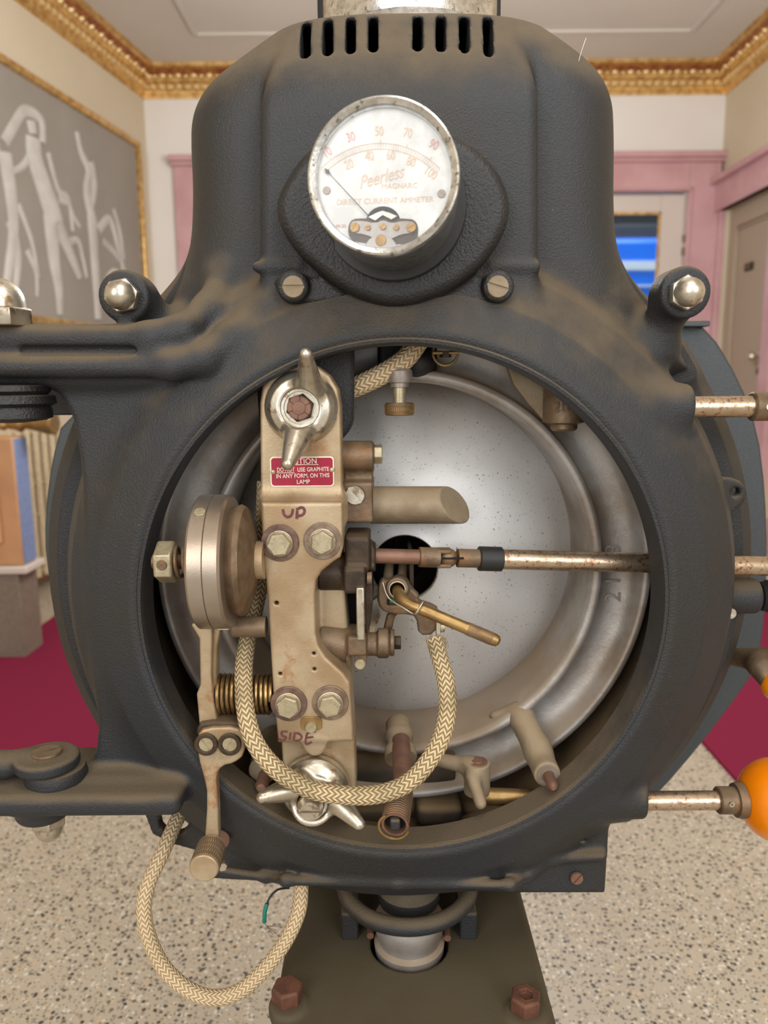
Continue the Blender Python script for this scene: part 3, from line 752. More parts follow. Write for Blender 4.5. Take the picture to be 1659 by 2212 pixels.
# web down the left side
A(s_ext(PL(smooth2([(60, 780), (150, 870), (176, 1000), (190, 1150), (200, 1300), (208, 1450), (214, 1600), (190, 1660), (150, 1700), (150, 1750), (390, 1735), (392, 1500), (420, 1400), (420, 800)], 1), .655), .652, .685, .006), .012)
# lower hinge arm shelf
p0 = W(-120, 1722, .605); p1 = W(388, 1722, .605)
A(s_box((p0.x, .602, p0.z - .020), (p1.x, .675, p0.z), .008), .010)
A(s_box((p1.x - .13, .63, p0.z - .024), (p1.x - .004, .70, p0.z + .0), .008), .010)
c = W(95, 1755, .632); A(s_cyl((c.x, .632, p0.z - .034), (c.x, .632, p0.z - .004), .024, .006), .010)
# right bosses, ears
a_ = W(1370, 878, .66); b_ = W(1492, 878, .66); A(s_cyl((a_.x - .03, .665, a_.z), (b_.x, .665, a_.z), .0185, .003), .014)
A(s_cap((b_.x - .012, .668, a_.z - .004), (b_.x - .012, .675, a_.z - .026), .010), .010)
a_ = W(1300, 1733, .655); b_ = W(1393, 1733, .655); A(s_cyl((a_.x - .03, .66, a_.z), (b_.x, .66, a_.z), .0175, .003), .016)
c = W(1600, 1290, .72); A(s_cyl((c.x - .06, .725, c.z), (c.x + .018, .725, c.z), .0175, .004), .008)
A(s_ext(PL(smooth2([(1540, 1028), (1590, 1032), (1612, 1055), (1606, 1085), (1572, 1112), (1540, 1140)], 1), .705), .700, .712, .003), .006)
# base block and plates
A(s_ext(PL([(590, 1700), (1390, 1700), (1392, 1765), (1315, 1772), (1306, 1926), (1110, 1926), (600, 1906), (560, 1800)], .672), .668, .84, .004), .006)
A(s_ext(PL(smooth2([(316, 1700), (480, 1690), (700, 1700), (700, 1908), (432, 1893), (428, 1835), (372, 1820), (330, 1798), (314, 1755)], 0), .69), .686, .70, .003), .005)
chain(P3([(475, 1880), (575, 1894)], .664) + P3([(618, 1902), (860, 1908), (1100, 1912)], .642) + P3([(1140, 1890), (1190, 1856), (1300, 1850)], .664), .0042, .008)
A(s_ext(PL([(620, 1800), (1110, 1800), (1120, 1905), (615, 1895)], .658), .655, .70, .008), .010)
# hollow inside
D(s_cyl((CX, .660, CZ), (CX, .80, CZ), .262, .006)); D(s_cyl((CX, .78, CZ), (CX, .855, CZ), .250, .0))
D(s_cyl((CX, .55, CZ), (CX, .70, CZ), RO, .0), .003)
D(s_box((W(600, 300, .7).x, .675, CZ + .1), (W(1130, 300, .7).x, .86, z0 - .01), .01)); D(s_box((W(630, 300, .7).x, .725, CZ + .1), (W(1100, 300, .7).x, .86, z1 - .008), .01))
# vents
for (px, pt_, pb) in ((661, 60, 128), (708, 42, 116), (757, 32, 106), (806, 26, 100), (903, 26, 98), (953, 28, 101), (1003, 36, 110), (1052, 56, 126)):
    y_ = .668 + .00000035*(px - 860)**2
    t_, b__ = W(px, pt_ - 12, y_ + .030), W(px, pb, y_)
    t_.z = min(t_.z, z1 - .0125)
    D(s_cap((t_.x, t_.y - .04, t_.z), (b__.x, b__.y - .04, b__.z), .0043), .001); D(s_cap((t_.x, t_.y + .0, t_.z), (b__.x, b__.y, b__.z), .0043), .001)
    for k_ in range(22):
        D(s_cap((t_.x, t_.y - .045 + .0065*k_, t_.z), (b__.x, b__.y - .045 + .0065*k_, b__.z), .0043), .001)
# holes
c = W(1585, 1062, .705); D(s_cyl((c.x, .68, c.z), (c.x, .735, c.z), .0042)); c = W(1257, 1811, .668); D(s_cyl((c.x, .65, c.z), (c.x, .69, c.z), .0032))
c = W(377, 1772, .69); D(s_cyl((c.x, .66, c.z), (c.x, .72, c.z), .0145), .002)
c = W(150, 860, .68)
cast('casting', ops, HV, M['casting'], lamp)
# thin dusty lip round the opening
MB().lathe((CX, .0, CZ), (0, 1, 0), [(RO, .632), (RO + .0015, .628), (RO + .004, .6275), (RO + .006, .630), (RO + .0065, .640), (RO + .004, .66), (RO, .66), (RO, .632)], 160).build('opening_lip', M['casting'], lamp)
# inner shroud
MB().lathe((CX, 0, CZ), (0, 1, 0), [(.262, .680), (.262, .83), (.03, .83), (.03, .826), (.258, .826), (.258, .680), (.262, .680)], 96).build('inner_shroud', M['inner'], lamp)
# rear cover plate
rc = smooth2([(1480, 690), (1535, 712), (1600, 820), (1640, 930), (1656, 1060), (1660, 1200), (1655, 1330), (1640, 1440), (1570, 1540), (1470, 1665), (1400, 1740), (1350, 1790), (900, 1800), (400, 1650), (175, 1425), (120, 1330), (96, 1210), (94, 1120), (108, 1000), (135, 900), (300, 800)], 1)
MB().prism(PL(rc, .90), .90, .925).build('rear_cover', M['cover'], lamp, bevel=.004)
e0, e1 = W(1478, 692, .895), W(1534, 712, .895)
MB().box((W(1500, 700, .89).x, .893, W(1500, 700, .89).z), (.03, .02, .006)).build('cover_ledge', M['cover'], lamp, bevel=.001)
MB().box(((W(105, 870, .78).x + W(160, 870, .78).x)/2, .79, W(130, 862, .78).z), (W(165, 870, .78).x - W(105, 870, .78).x, .03, .032)).build('stop_block', M['casting'], lamp, bevel=.002)
# acorn nuts
def acorn(c, axis, r, parent, m=None, ph=.3, name='acorn_nut'):
    c = Vector(c); a = Vector(axis).normalized()
    o = MB().lathe(c, a, [(r*.96, 0), (r, r*.05), (r, r*.55), (r*.93, r*.62), (0, r*.62)], 6, ph).build(name, m or M['nickel'], parent, bevel=.0006)
    rr = r*.82
    MB().lathe(c + a*(r*.55), a, [(rr*1.02, 0), (rr, r*.2)] + [(rr*math.cos(t*PI/16), r*.2 + rr*1.05*math.sin(t*PI/16)) for t in range(1, 9)], 32).build('cap', m or M['nickel'], o)
    return o
acorn(W(268, 640, .654), (0, -1, 0), .0145, lamp, ph=.2); acorn(W(1478, 634, .654), (0, -1, 0), .0145, lamp, ph=.55)
ub = W(2, 708, .632); acorn((ub.x, .634, W(0, 706, .64).z), (0, 0, 1), .0235, lamp, ph=.2)
# hinge barrel under the upper arm
hx = W(18, 850, .64).x; zz = W(18, 832, .64).z
MB().lathe((hx, .645, zz), (0, 0, -1), [(.026, 0), (.030, .001), (.031, .005), (.028, .008), (.034, .009), (.035, .015), (.030, .018), (.031, .020), (.031, .027), (.026, .029), (.010, .031), (0, .031)], 40).build('upper_hinge_barrel', M['black_wrinkle'], lamp)
# slotted screws on the face
MB().screw(W(1245, 1895, .667), (0, -1, 0), .0062, .003, .9).build('face_screw', M['red_brown'], lamp)
c = W(1577, 1325, .70); MB().lathe(W(1578, 1325, .70), (-.0, -1, 0), [(.0055, 0), (.005, .0015), (.001, .0016), (0, .0012)], 20).build('oil_cup', M['nickel'], lamp)
# chips of bare metal
chip = mat('bare_chip', (200, 205, 212), .4, .6)
for (px, py, Y, r, sx, sz) in ((1468, 1342, .652, .0036, .8, 1.5), (252, 1282, .651, .003, .8, 1.6), (348, 1590, .651, .0035, .6, 1.7), (378, 1690, .6515, .0038, .5, 2.)):
    pass

# lower pivot: lever eye on the shelf, screw, nut under
zsh = p0.z
piv = T('hinge_lever', 'dusty black hinge eye with a slotted pivot screw on the lower left arm', 'hinge', (W(95, 1650, .632).x, .634, zsh))
cx_ = W(98, 1620, .632).x
cast('lever_eye', [('+', s_cyl((cx_, .634, zsh + .012), (cx_, .634, zsh + .024), .0275, .004), .004), ('+', s_cap((cx_, .634, zsh + .017), (cx_ - .10, .640, zsh + .012), .007, .012), .012), ('+', s_box((cx_ - .14, .622, zsh + .005), (cx_ - .03, .652, zsh + .02), .006), .012)], .0012, M['casting'], piv)
MB().lathe((cx_ + .006, .636, zsh - .001), (0, 0, 1), [(.026, 0), (.027, .004), (.025, .012), (.022, .013)], 40).build('spacer', M['casting'], piv)
MB().screw((cx_, .634, zsh + .024), (0, 0, 1), .013, .003, .6).build('pivot_screw', M['brown_metal'], piv)
acorn((W(108, 1780, .634).x, .632, zsh - .0335), (0, 0, -1), .0155, piv, ph=.1)

# ------------------------------------------------------------------ chimney
ch = T('chimney', 'silver chimney collar with dark corrugated sleeve on top of the tower', 'chimney', (CHX, CHY + .015, z1))
rch = (W(1078, 20, .80).x - W(690, 20, .80).x)/2
MB().lathe((CHX, CHY + .012, z1 - .003), (0, 0, 1), [(rch*.97, 0), (rch + .004, .0), (rch, .010), (rch - .002, .012), (rch - .002, .20), (rch*.97, .20), (rch*.97, 0)], 72).build('collar', M['chrome'], ch)
m = MB(); n = 90
pts = []
for i in range(n*2):
    t = PI*i/n; r = rch + (.0055 if i % 2 else .0025); pts.append((CHX + r*math.cos(t), CHY + .040 + r*math.sin(t), z1 - .004))
m.extr(list(reversed(pts)), (0, 0, .21)); m.build('corrugated_sleeve', M['black'], ch, smooth=False)

# ------------------------------------------------------------------ ammeter
am = T('ammeter', 'round chrome-rimmed direct current ammeter on an oval black flange, front of the tower', 'meter', av(W(850, 560, .64)))
F0 = W(827, 381, .548); B0 = W(856, 462, .648)
ax = (F0 - B0).normalized(); up_ = Vector((0, 0, 1)); um = Vector((0, 0, 1)).cross(ax).normalized(); um = -um if um.x < 0 else um
vm = ax.cross(um); vm = -vm if vm.z < 0 else vm
RB = 167*S(827, 381, .548)
LB = (F0 - B0).length
MB().lathe(B0, ax, [(RB*.97, -.004), (RB*.97, .004), (RB*.93, .006), (RB*.93, LB*.5), (RB*.955, LB*.52), (RB*.96, LB - .012), (RB*.90, LB - .011)], 96).build('case', M['chrome'], am)
MB().lathe(F0, ax, [(RB*.88, -.011), (RB*.985, -.012), (RB, -.009), (RB, -.002), (RB*.985, .0005), (RB*.96, .0012), (RB*.895, -.001), (RB*.88, -.003), (RB*.88, -.011)], 96).build('bezel', M['chrome'], am)
DD = F0 - ax*.0070
MB().lathe(DD, ax, [(RB*.879, -.002), (RB*.879, 0), (0, 0)], 72).build('dial', M['white_paint'], am)
gl = bpy.data.materials.new('clear_glass'); gl.use_nodes = True; nt_ = gl.node_tree; nt_.nodes.clear()
o_ = nt_.nodes.new('ShaderNodeOutputMaterial'); mx_ = nt_.nodes.new('ShaderNodeMixShader'); tr_ = nt_.nodes.new('ShaderNodeBsdfTransparent'); gs_ = nt_.nodes.new('ShaderNodeBsdfGlossy'); fr2 = nt_.nodes.new('ShaderNodeFresnel')
gs_.inputs['Roughness'].default_value = .35; fr2.inputs['IOR'].default_value = 1.45
nt_.links.new(fr2.outputs[0], mx_.inputs[0]); nt_.links.new(tr_.outputs[0], mx_.inputs[1]); nt_.links.new(gs_.outputs[0], mx_.inputs[2]); nt_.links.new(mx_.outputs[0], o_.inputs[0])
M['glass'] = gl
MB().lathe(F0 - ax*.0030, ax, [(RB*.885, 0), (RB*.885, .001), (0, .001)], 72).build('glass', M['glass'], am)
sm = S(827, 381, .5585)
def dp(px, py, o=.0):                               # point on the dial plane
    d = ray(px, py); e = Vector((0, 0, EYE)); t = (DD + ax*.0 - e).dot(ax)/d.dot(ax); return e + d*t + ax*o
def dtext(nm, body, px, py, size, m, rot=0., sx=1., shear=0., off=0.):
    return text(nm, body, dp(px, py, .0004), size*sm, m, am, (um, vm), .0001, rot, 'CENTER', sx, shear, None, off)
for body, px, py, rt in (('10', 707, 330, .55), ('30', 758, 297, .25), ('50', 819, 284, .0), ('70', 881, 288, -.2), ('90', 937, 313, -.5), ('20', 754, 356, .35), ('40', 798, 338, .12), ('60', 844, 336, -.02), ('80', 888, 350, -.3), ('100', 930, 374, -.6)):
    dtext('numeral', body, px, py, 27, M['dial_red'] if body in ('10', '30', '90') else M['dial_ink'], rt, .72, 0, .25*sm)
dtext('script_lettering', 'Peerless', 822, 384, 38, M['dial_ink'], .22, .78, .5)
dtext('lettering', 'MAGNARC', 863, 402, 15, M['dial_ink'], 0., 1.05)
dtext('lettering', 'DIRECT CURRENT AMMETER', 831, 434, 16, M['dial_ink'], 0., 1.02)
dtext('lettering', '49-20', 736, 489, 10, M['dial_red'])
# scale arc with ticks
def arcp(t, o=0): # t 0..1 from left to right
    a = math.radians(141 - 102*t + 0); cxp, cyp = 822, 488; r = 178 + o
    a = math.radians(136 - 92*t); return (cxp + r*math.cos(a), cyp - r*math.sin(a))
m = MB(); n = 60
for oo, wd_ in ((0, .5), (-13, .4)):
    for i in range(n):
        a0, a1 = arcp(i/n, oo), arcp((i+1)/n, oo); b0, b1 = arcp(i/n, oo + 1.1), arcp((i+1)/n, oo + 1.1)
        m.extr([dp(*a0, .0003), dp(*a1, .0003), dp(*b1, .0003), dp(*b0, .0003)], ax*.0002)
for i in range(51):
    t = i/50; big = i % 5 == 0; l0 = -13 if not big else (-21 if (i//5) % 2 == 0 else -13); l1 = 0 if not big else (0 if (i//5) % 2 == 0 else 8); w_ = .5 if big else .25
    a = arcp(t, l0); b_ = arcp(t, l1); dx, dy = b_[1] - a[1], -(b_[0] - a[0]); q = math.hypot(dx, dy) or 1; dx, dy = dx/q*w_*1.2, dy/q*w_*1.2
    m.extr([dp(a[0]-dx, a[1]-dy, .0003), dp(a[0]+dx, a[1]+dy, .0003), dp(b_[0]+dx, b_[1]+dy, .0003), dp(b_[0]-dx, b_[1]-dy, .0003)], ax*.0002)
m.build('scale', M['dial_ink'], am, smooth=False)
# needle
m = MB(); a, b_ = dp(704, 368, .0022), dp(806, 478, .0022); m.cyl(a, b_, .0002, .00035, 8)
d_ = (b_ - a).normalized(); sd = ax.cross(d_); m.extr([a - d_*.001, a + d_*.0022 + sd*.0016, a + d_*.0048, a + d_*.0022 - sd*.0016], ax*.0003)
m.build('needle', M['needle'], am)
# movement seen through the dial cut-out
def dpoly(pts, o0, o1):
    P_ = [dp(x, y, o0) for x, y in pts]; nrm = (P_[1]-P_[0]).cross(P_[2]-P_[1])
    if nrm.dot(ax) > 0: P_ = list(reversed(P_))
    return MB().extr(list(P_), ax*(o1 - o0))
half = [(828 + 37*math.cos(t), 480 - 34*math.sin(t)) for t in [PI*i/14 for i in range(15)]]
dpoly(half, .0002, .0006).build('movement_opening', M['void'], am, smooth=False)
dpoly(smooth2([(754, 474), (790, 472), (868, 472), (904, 476), (902, 526), (870, 528), (786, 526), (752, 518)], 2), .0003, .0009).build('movement_recess', M['dark_brown'], am, smooth=False)
dpoly(smooth2([(757, 480), (783, 478), (812, 484), (828, 476), (846, 484), (873, 478), (900, 482), (896, 505), (868, 508), (842, 520), (816, 520), (788, 508), (760, 505)], 1), .0009, .0028).build('movement_bridge', M['grey_cast'], am, bevel=.0003)
dpoly([(796, 540)] + [(824 + 36*math.cos(t), 545 - 36*math.sin(t)) for t in [PI*(1 - i/12) for i in range(13)]], .0028, .0036).build('balance_plate', M['grey_cast'], am, bevel=.0002)
dpoly([(796, 472), (816, 462), (828, 458), (842, 462), (860, 470), (846, 478), (828, 468), (812, 480)], .003, .0042).build('zero_adjuster', M['nickel'], am, bevel=.0003)
for px, py, r in ((768, 494, .0033), (889, 494, .0033), (824, 522, .0038), (796, 494, .002), (857, 494, .002), (828, 492, .0022)):
    m = MB().screw(dp(px, py, .0030), ax, r, .0014, random.uniform(0, 3)); m.build('movement_screw', M['brass'], am)
for px, py in ((706, 412), (954, 419)):
    MB().screw(dp(px, py, .0004), ax, .0027, .001, -.6).build('dial_screw', M['grey_cast'], am)
# oval flange
fo = smooth2([(590, 455), (605, 400), (650, 330), (700, 292), (780, 262), (860, 255), (950, 272), (1030, 310), (1085, 370), (1110, 445), (1085, 520), (1030, 590), (950, 640), (855, 666), (760, 640), (690, 590), (625, 530)], 2)
c0, c1 = W(850, 560, .64), W(850, 560, .66)
cast('flange', [('+', s_ext(PL(fo, .625), .625, .655, .010), .004), ('+', s_ext(PL(smooth2([(585, 600), (640, 592), (700, 600), (760, 640), (690, 655), (630, 655), (605, 635)], 1), .640), .640, .655, .003), .006), ('+', s_ext(PL(smooth2([(1110, 600), (1065, 592), (1000, 600), (930, 645), (1010, 655), (1070, 655), (1100, 635)], 1), .640), .640, .655, .003), .006),
     ('-', s_cyl(av(B0 + ax*.05), av(B0 - ax*.02), RB*.975), .003), ('+', s_cyl((W(634, 620, .64).x, .634, W(634, 620, .64).z), (W(634, 620, .64).x, .655, W(634, 620, .64).z), .0128, .003), .004), ('+', s_cyl((W(1075, 620, .64).x, .634, W(1075, 620, .64).z), (W(1075, 620, .64).x, .655, W(1075, 620, .64).z), .0128, .003), .004)], .0014, M['black_wrinkle'], am)
MB().ring(B0 + ax*.018, ax, RB*.9, RB*1.08, .0, .009, 72).build('gasket', M['black'], am, bevel=.001)
for px, py, an in ((634, 620, 0.), (1075, 620, -.3)):
    MB().screw((W(px, py, .634).x, .6345, W(px, py, .634).z), (0, -1, 0), .0088, .0034, an).build('mounting_screw', M['dusty_alu'], am)
# ------------------------------------------------------------------ reflector and its frame
rf = T('reflector', 'silver-grey dished reflector with a round centre hole in a grey cast ring inside the lamphouse', 'reflector', (CX, .75, CZ - .2))
RX, RZ = W(873, 1219, .735).x, W(873, 1219, .735).z
rh = .032; prof = [(rh, .722), (rh + .001, .720)]
for i in range(1, 25):
    r = rh + (.186 - rh)*i/24; prof.append((r, .720 + .078*(r/.186)**2.3))
prof += [(.186, .802), (.10, .752), (rh, .726), (rh, .722)]
MB().lathe((RX, 0, RZ), (0, 1, 0), prof, 120).build('mirror', M['mirror'], rf, sharp=50)
MB().torus((RX, .7215, RZ), (0, 1, 0), rh + .0006, .0009, 72, 8).build('hole_rim', M['nickel'], rf)
ro = .2385
MB().lathe((RX, 0, RZ), (0, 1, 0), [(.1775, .798), (.1775, .712), (.179, .708), (.183, .706), (.187, .707), (.189, .712), (.190, .724), (.194, .730), (.205, .731), (.220, .729), (.226, .722), (.229, .714), (.232, .711), (.2365, .712), (ro, .717), (ro, .722), (ro - .002, .724), (ro - .002, .745), (.1775, .798)], 160).build('frame_ring', M['grey_cast'], rf, sharp=70)
# raised casting number
def ring_char(ch_, px, py, size):
    text('casting_number', ch_, W(px, py, .7285), size, M['grey_cast'], rf, (Vector((0, 0, 1)), Vector((-1, 0, 0))), .0006, 0., 'CENTER', 1.)
for ch_, py in (('2', 1290), ('1', 1255), ('7', 1222), ('8', 1188)): ring_char(ch_, 1325, py, .022)
# web and bosses at the bottom
bz = W(1180, 1668, .66)
cast('stud_boss', [('+', s_cap(av(W(1128, 1555, .71)), av(W(1158, 1610, .69)), .013, .013), .01), ('+', s_cyl((bz.x, .655, bz.z), (bz.x, .725, bz.z), .0125, .001), .012), ('+', s_cap(av(W(1128, 1530, .72)), av(W(1070, 1548, .722)), .008, .006), .012)], .0014, M['dusty_alu'], rf)
MB().lathe((bz.x, .655, bz.z), (0, -1, 0), [(.0095, -.002), (.0095, .0008), (.006, .0008), (.006, -.002)], 32).build('bushing', M['grey_cast'], rf)
MB().lathe((bz.x + .001, .655, bz.z - .001), (0, -1, 0), [(.0052, -.01), (.0052, .016), (.0042, .020), (.002, .022), (0, .022)], 28).build('pin', M['red_brown'], rf)
bl = W(566, 1680, .66)
cast('stud_boss', [('+', s_cyl((bl.x, .665, bl.z + .004), (bl.x, .73, bl.z + .004), .0135, .001), .01), ('+', s_cap(av(W(600, 1600, .72)), av(W(570, 1650, .70)), .012), .012)], .0014, M['dusty_alu'], rf)
MB().lathe((bl.x + .002, .665, bl.z), (0, -1, 0), [(.006, -.01), (.006, .02), (.004, .024), (0, .025)], 28).build('pin', M['red_brown'], rf)
# gusset and cylinder upper right
g0 = smooth2([(1065, 760), (1090, 775), (1110, 830), (1140, 870), (1172, 905), (1186, 912), (1186, 700), (1080, 700)], 0)
MB().prism(PL(g0, .70), .70, .712).build('gusset', M['dusty_alu'], rf, bevel=.0015)
a = W(1218, 916, .695); MB().lathe((a.x, .695, a.z), (0, 0, 1), [(.010, -.006), (.012, -.004), (.012, 0), (.019, .002), (.0195, .07), (0, .07)], 40).build('pivot_barrel', M['brown_metal'], rf)
text('casting_number', '2110', W(1222, 878, .6752), .013, M['brown_metal'], rf, None, .0006, 0., 'CENTER', .8)

# upper interior fittings
us = T('thumbscrew', 'knurled brass thumbscrew hanging under a round nut at the top of the reflector ring', 'screw', av(W(863, 900, .69)))
a = W(863, 897, .69); sc_ = S(863, 880, .69)
MB().lathe(a, (0, 0, 1), [(29*sc_, 0), (31*sc_, 2*sc_), (31*sc_, 24*sc_), (29*sc_, 27*sc_), (12*sc_, 27*sc_), (12*sc_, 28*sc_)], 48).build('knurled_head', M['brown_metal'], us)
kn = MB()
for i in range(44):
    t = 2*PI*i/44
    for s_ in (1, -1):
        p_ = [a + Vector((31.4*sc_*math.cos(t + s_*.12*(h - .5)), 31.4*sc_*math.sin(t + s_*.12*(h - .5)), (3 + 21*h)*sc_)) for h in (0, .5, 1)]
        kn.tube(p_, .0003, n=5, sub=1)
kn.build('knurling', M['brass'], us)
MB().cyl(a + Vector((0, 0, 27*sc_)), a + Vector((0, 0, 80*sc_)), 13.5*sc_, n=28).build('stem', M['bolt_brass'], us)
MB().lathe(a + Vector((0, 0, 60*sc_)), (0, 0, 1), [(20*sc_, 0), (20*sc_, 9*sc_), (26*sc_, 10*sc_), (28*sc_, 20*sc_), (28*sc_, 34*sc_), (22*sc_, 42*sc_), (0, 44*sc_)], 36).build('nut', M['grey_cast'], us)
blk = T('terminal_block', 'dark terminal block with a brass ring bolt at the top of the opening', 'terminal', av(W(880, 760, .72)))
MB().box((W(880, 745, .715).x, .73, W(880, 752, .715).z), (.055, .03, .045)).build('block', M['black'], blk, bevel=.004)
c = W(900, 805, .705); MB().ball((c.x, .715, c.z + .01), .018, (1, 1, .9)).build('bulge', M['black'], blk)
c = W(962, 762, .70); MB().torus(c, (0, -1, 0), 27*sc_, 3*sc_, 40, 10).build('ring_bolt', M['brass'], blk)
MB().cyl(c + Vector((-28*sc_, -.004, .0)), c + Vector((28*sc_, -.004, 0)), 4*sc_, n=14).build('cross_pin', M['brass'], blk)
MB().lathe(c + Vector((0, -.001, -10*sc_)), (0, 0, 1), [(12*sc_, 0), (13*sc_, 2*sc_), (13*sc_, 14*sc_), (0, 14*sc_)], 6).build('nut', M['dark_brown'], blk)
MB().box(tuple(c + Vector((0, .006, .017))), (.020, .012, .018)).build('stem', M['casting'], blk, bevel=.003)
cast('bracket', [('+', s_ext(PL(smooth2([(766, 700), (850, 700), (850, 790), (830, 815), (800, 830), (766, 830)], 1), .735), .735, .750, .004), .004)], .0015, M['grey_cast'], blk)

# black splash shield behind the carbon feed arm
sh = smooth2([(540, 700), (765, 700), (765, 900), (760, 925), (735, 955), (700, 960), (560, 960), (556, 860)], 1)
sho = MB().prism(PL(sh, .672), .672, .682).build('backing_shield', M['casting'], bevel=.004)
tag(sho, 'black rounded shield plate hanging behind the upper end of the tan feed arm', 'shield')

# ------------------------------------------------------------------ feed arm (bracket)
YU, YL = .642, .624
arm = T('feed_arm', 'tall tan cast bracket with four hex bolts, red caution plate and marker writing', 'bracket', av(W(680, 1740, .65)))
up = [(563, 1120), (561, 870), (566, 835), (585, 805), (615, 788), (650, 783), (685, 790), (712, 810), (730, 840), (736, 880), (741, 1120)]
lowp = [(563, 1085), (740, 1085), (741, 1185), (735, 1205), (722, 1213), (695, 1235), (683, 1255), (680, 1290), (682, 1370), (688, 1395), (704, 1420), (742, 1455), (756, 1475), (764, 1603), (600, 1606), (590, 1500), (577, 1290), (567, 1190)]
def PLt(pts, Y): return PL(pts, Y)
ops = [('+', s_ext(PLt(up, YU), YU, .672, .003), .003), ('+', s_ext(PLt(lowp, YL), YL, .672, .003), .014)]
tz0 = W(650, 1604, YL)
ops += [('+', s_ext(PLt([(606, 1590), (766, 1590), (770, 1700), (762, 1760), (640, 1760), (612, 1680)], .640), .640, .668, .003), .003)]
ops += [('+', s_ext(PLt(smooth2([(650, 1590), (708, 1590), (706, 1612), (698, 1628), (680, 1636), (662, 1628), (652, 1612)], 1), YL + .001), YL + .001, .65, .002), .004)]
ops += [('+', s_ext(PLt([(660, 1190), (738, 1180), (748, 1300), (762, 1460), (700, 1440), (670, 1380)], .655), .655, .680, .003), .004)]
for px, py, r in ((597, 1303, .0018), (678, 1412, .0016), (679, 1446, .0016), (605, 1456, .0016)):
    c = W(px, py, YL); ops.append(('-', s_cyl((c.x, YL - .01, c.z), (c.x, YL + .010, c.z), r), .0005))
cast('arm_casting', ops, .0010, M['tan_metal'], arm)
# caution plate
pr = [W(585, 988, YU - .0015), W(722, 985, YU - .0015), W(722, 1049, YU - .0015), W(587, 1052, YU - .0015)]
def rrect(x0, x1, z0_, z1_, r):
    o = []
    for cx__, cz__, a0 in ((x1 - r, z1_ - r, 0), (x0 + r, z1_ - r, 90), (x0 + r, z0_ + r, 180), (x1 - r, z0_ + r, 270)):
        for i in range(6):
            t = math.radians(a0 + 18*i); o.append((cx__ + r*math.cos(t), cz__ + r*math.sin(t)))
    return o
cpx0, cpx1, cpz1, cpz0 = W(584, 1018, YU).x, W(722, 1018, YU).x, W(650, 986, YU).z, W(650, 1051, YU).z
cp = MB().prism(rrect(cpx0, cpx1, cpz0, cpz1, .003), YU - .0012, YU + .0005).build('caution_plate', M['cream_ink'], arm, bevel=.0002, label='small red enamel plate with cream lettering')
e = .0011; MB().prism(rrect(cpx0 + e, cpx1 - e, cpz0 + e, cpz1 - e, .0025), YU - .0014, YU - .0010).build('red_field', M['red_enamel'], cp)
k = S(650, 1018, YU)
def cptext(b, px, py, s_, sx=1., off=.00004, al='CENTER'): text('lettering', b, W(px, py, YU - .0016), s_*k*1.22, M['cream_ink'], cp, None, .0001, .015, al, sx, 0, None, off)
cptext('CAUTION', 648, 997, 14, .95); cptext('DO NOT', 598, 1015.5, 10.5, .74, al='LEFT'); cptext('USE GRAPHITE', 642, 1015, 10.5, .82, al='LEFT'); cptext('IN ANY FORM, ON THIS', 654, 1028, 10.5, .84); cptext('LAMP', 655, 1041, 10.5, .92)
m = MB()
for x0_, x1_, y_ in ((611, 688, 1004), (598, 636, 1021.5)):
    a, b_ = W(x0_, y_, YU - .0016), W(x1_, y_, YU - .0016); m.box(((a.x + b_.x)/2, YU - .0016, a.z), (b_.x - a.x, .0003, .0005))
m.build('underline', M['cream_ink'], cp, smooth=False)
for px, py in ((590, 1020), (717, 1015)): MB().ball(W(px, py, YU - .0016), .0021, (1, .5, 1)).build('rivet', M['bolt_brass'], cp)
text('casting_number', '63', W(664, 968, YU - .0002), .010, M['tan_metal'], arm, None, .0005)
# marker writing
def stroke(mb, pts, Y, r=.00075):
    mb.tube([W(x, y, Y) for x, y in pts], r, n=6, sub=4)
    return mb
m = MB()
for pts in ([(611, 1100), (614, 1112), (622, 1117), (630, 1112), (633, 1099)], [(642, 1103), (641, 1121)], [(640, 1101), (652, 1096), (658, 1103), (654, 1112), (643, 1115)]): stroke(m, pts, YL, .00135)
for v in m.v: v.y = YL - .0002 + (v.y - YL)*.12
wr = m.build('marker_writing', M['marker'], arm, label='UP handwritten in purple marker')
m = MB()
for pts in ([(621, 1580), (609, 1580), (610, 1588), (618, 1592), (612, 1599), (602, 1596)], [(628, 1582), (626, 1597)], [(637, 1581), (634, 1598)], [(634, 1583), (646, 1584), (652, 1592), (645, 1599), (634, 1598)], [(682, 1579), (664, 1584), (661, 1606), (674, 1602)], [(662, 1593), (677, 1591)]): stroke(m, pts, YL, .00095)
for v in m.v: v.y = YL - .0009 + (v.y - YL)*.12
m.build('marker_writing', M['marker'], arm, label='SIDE handwritten in purple marker')
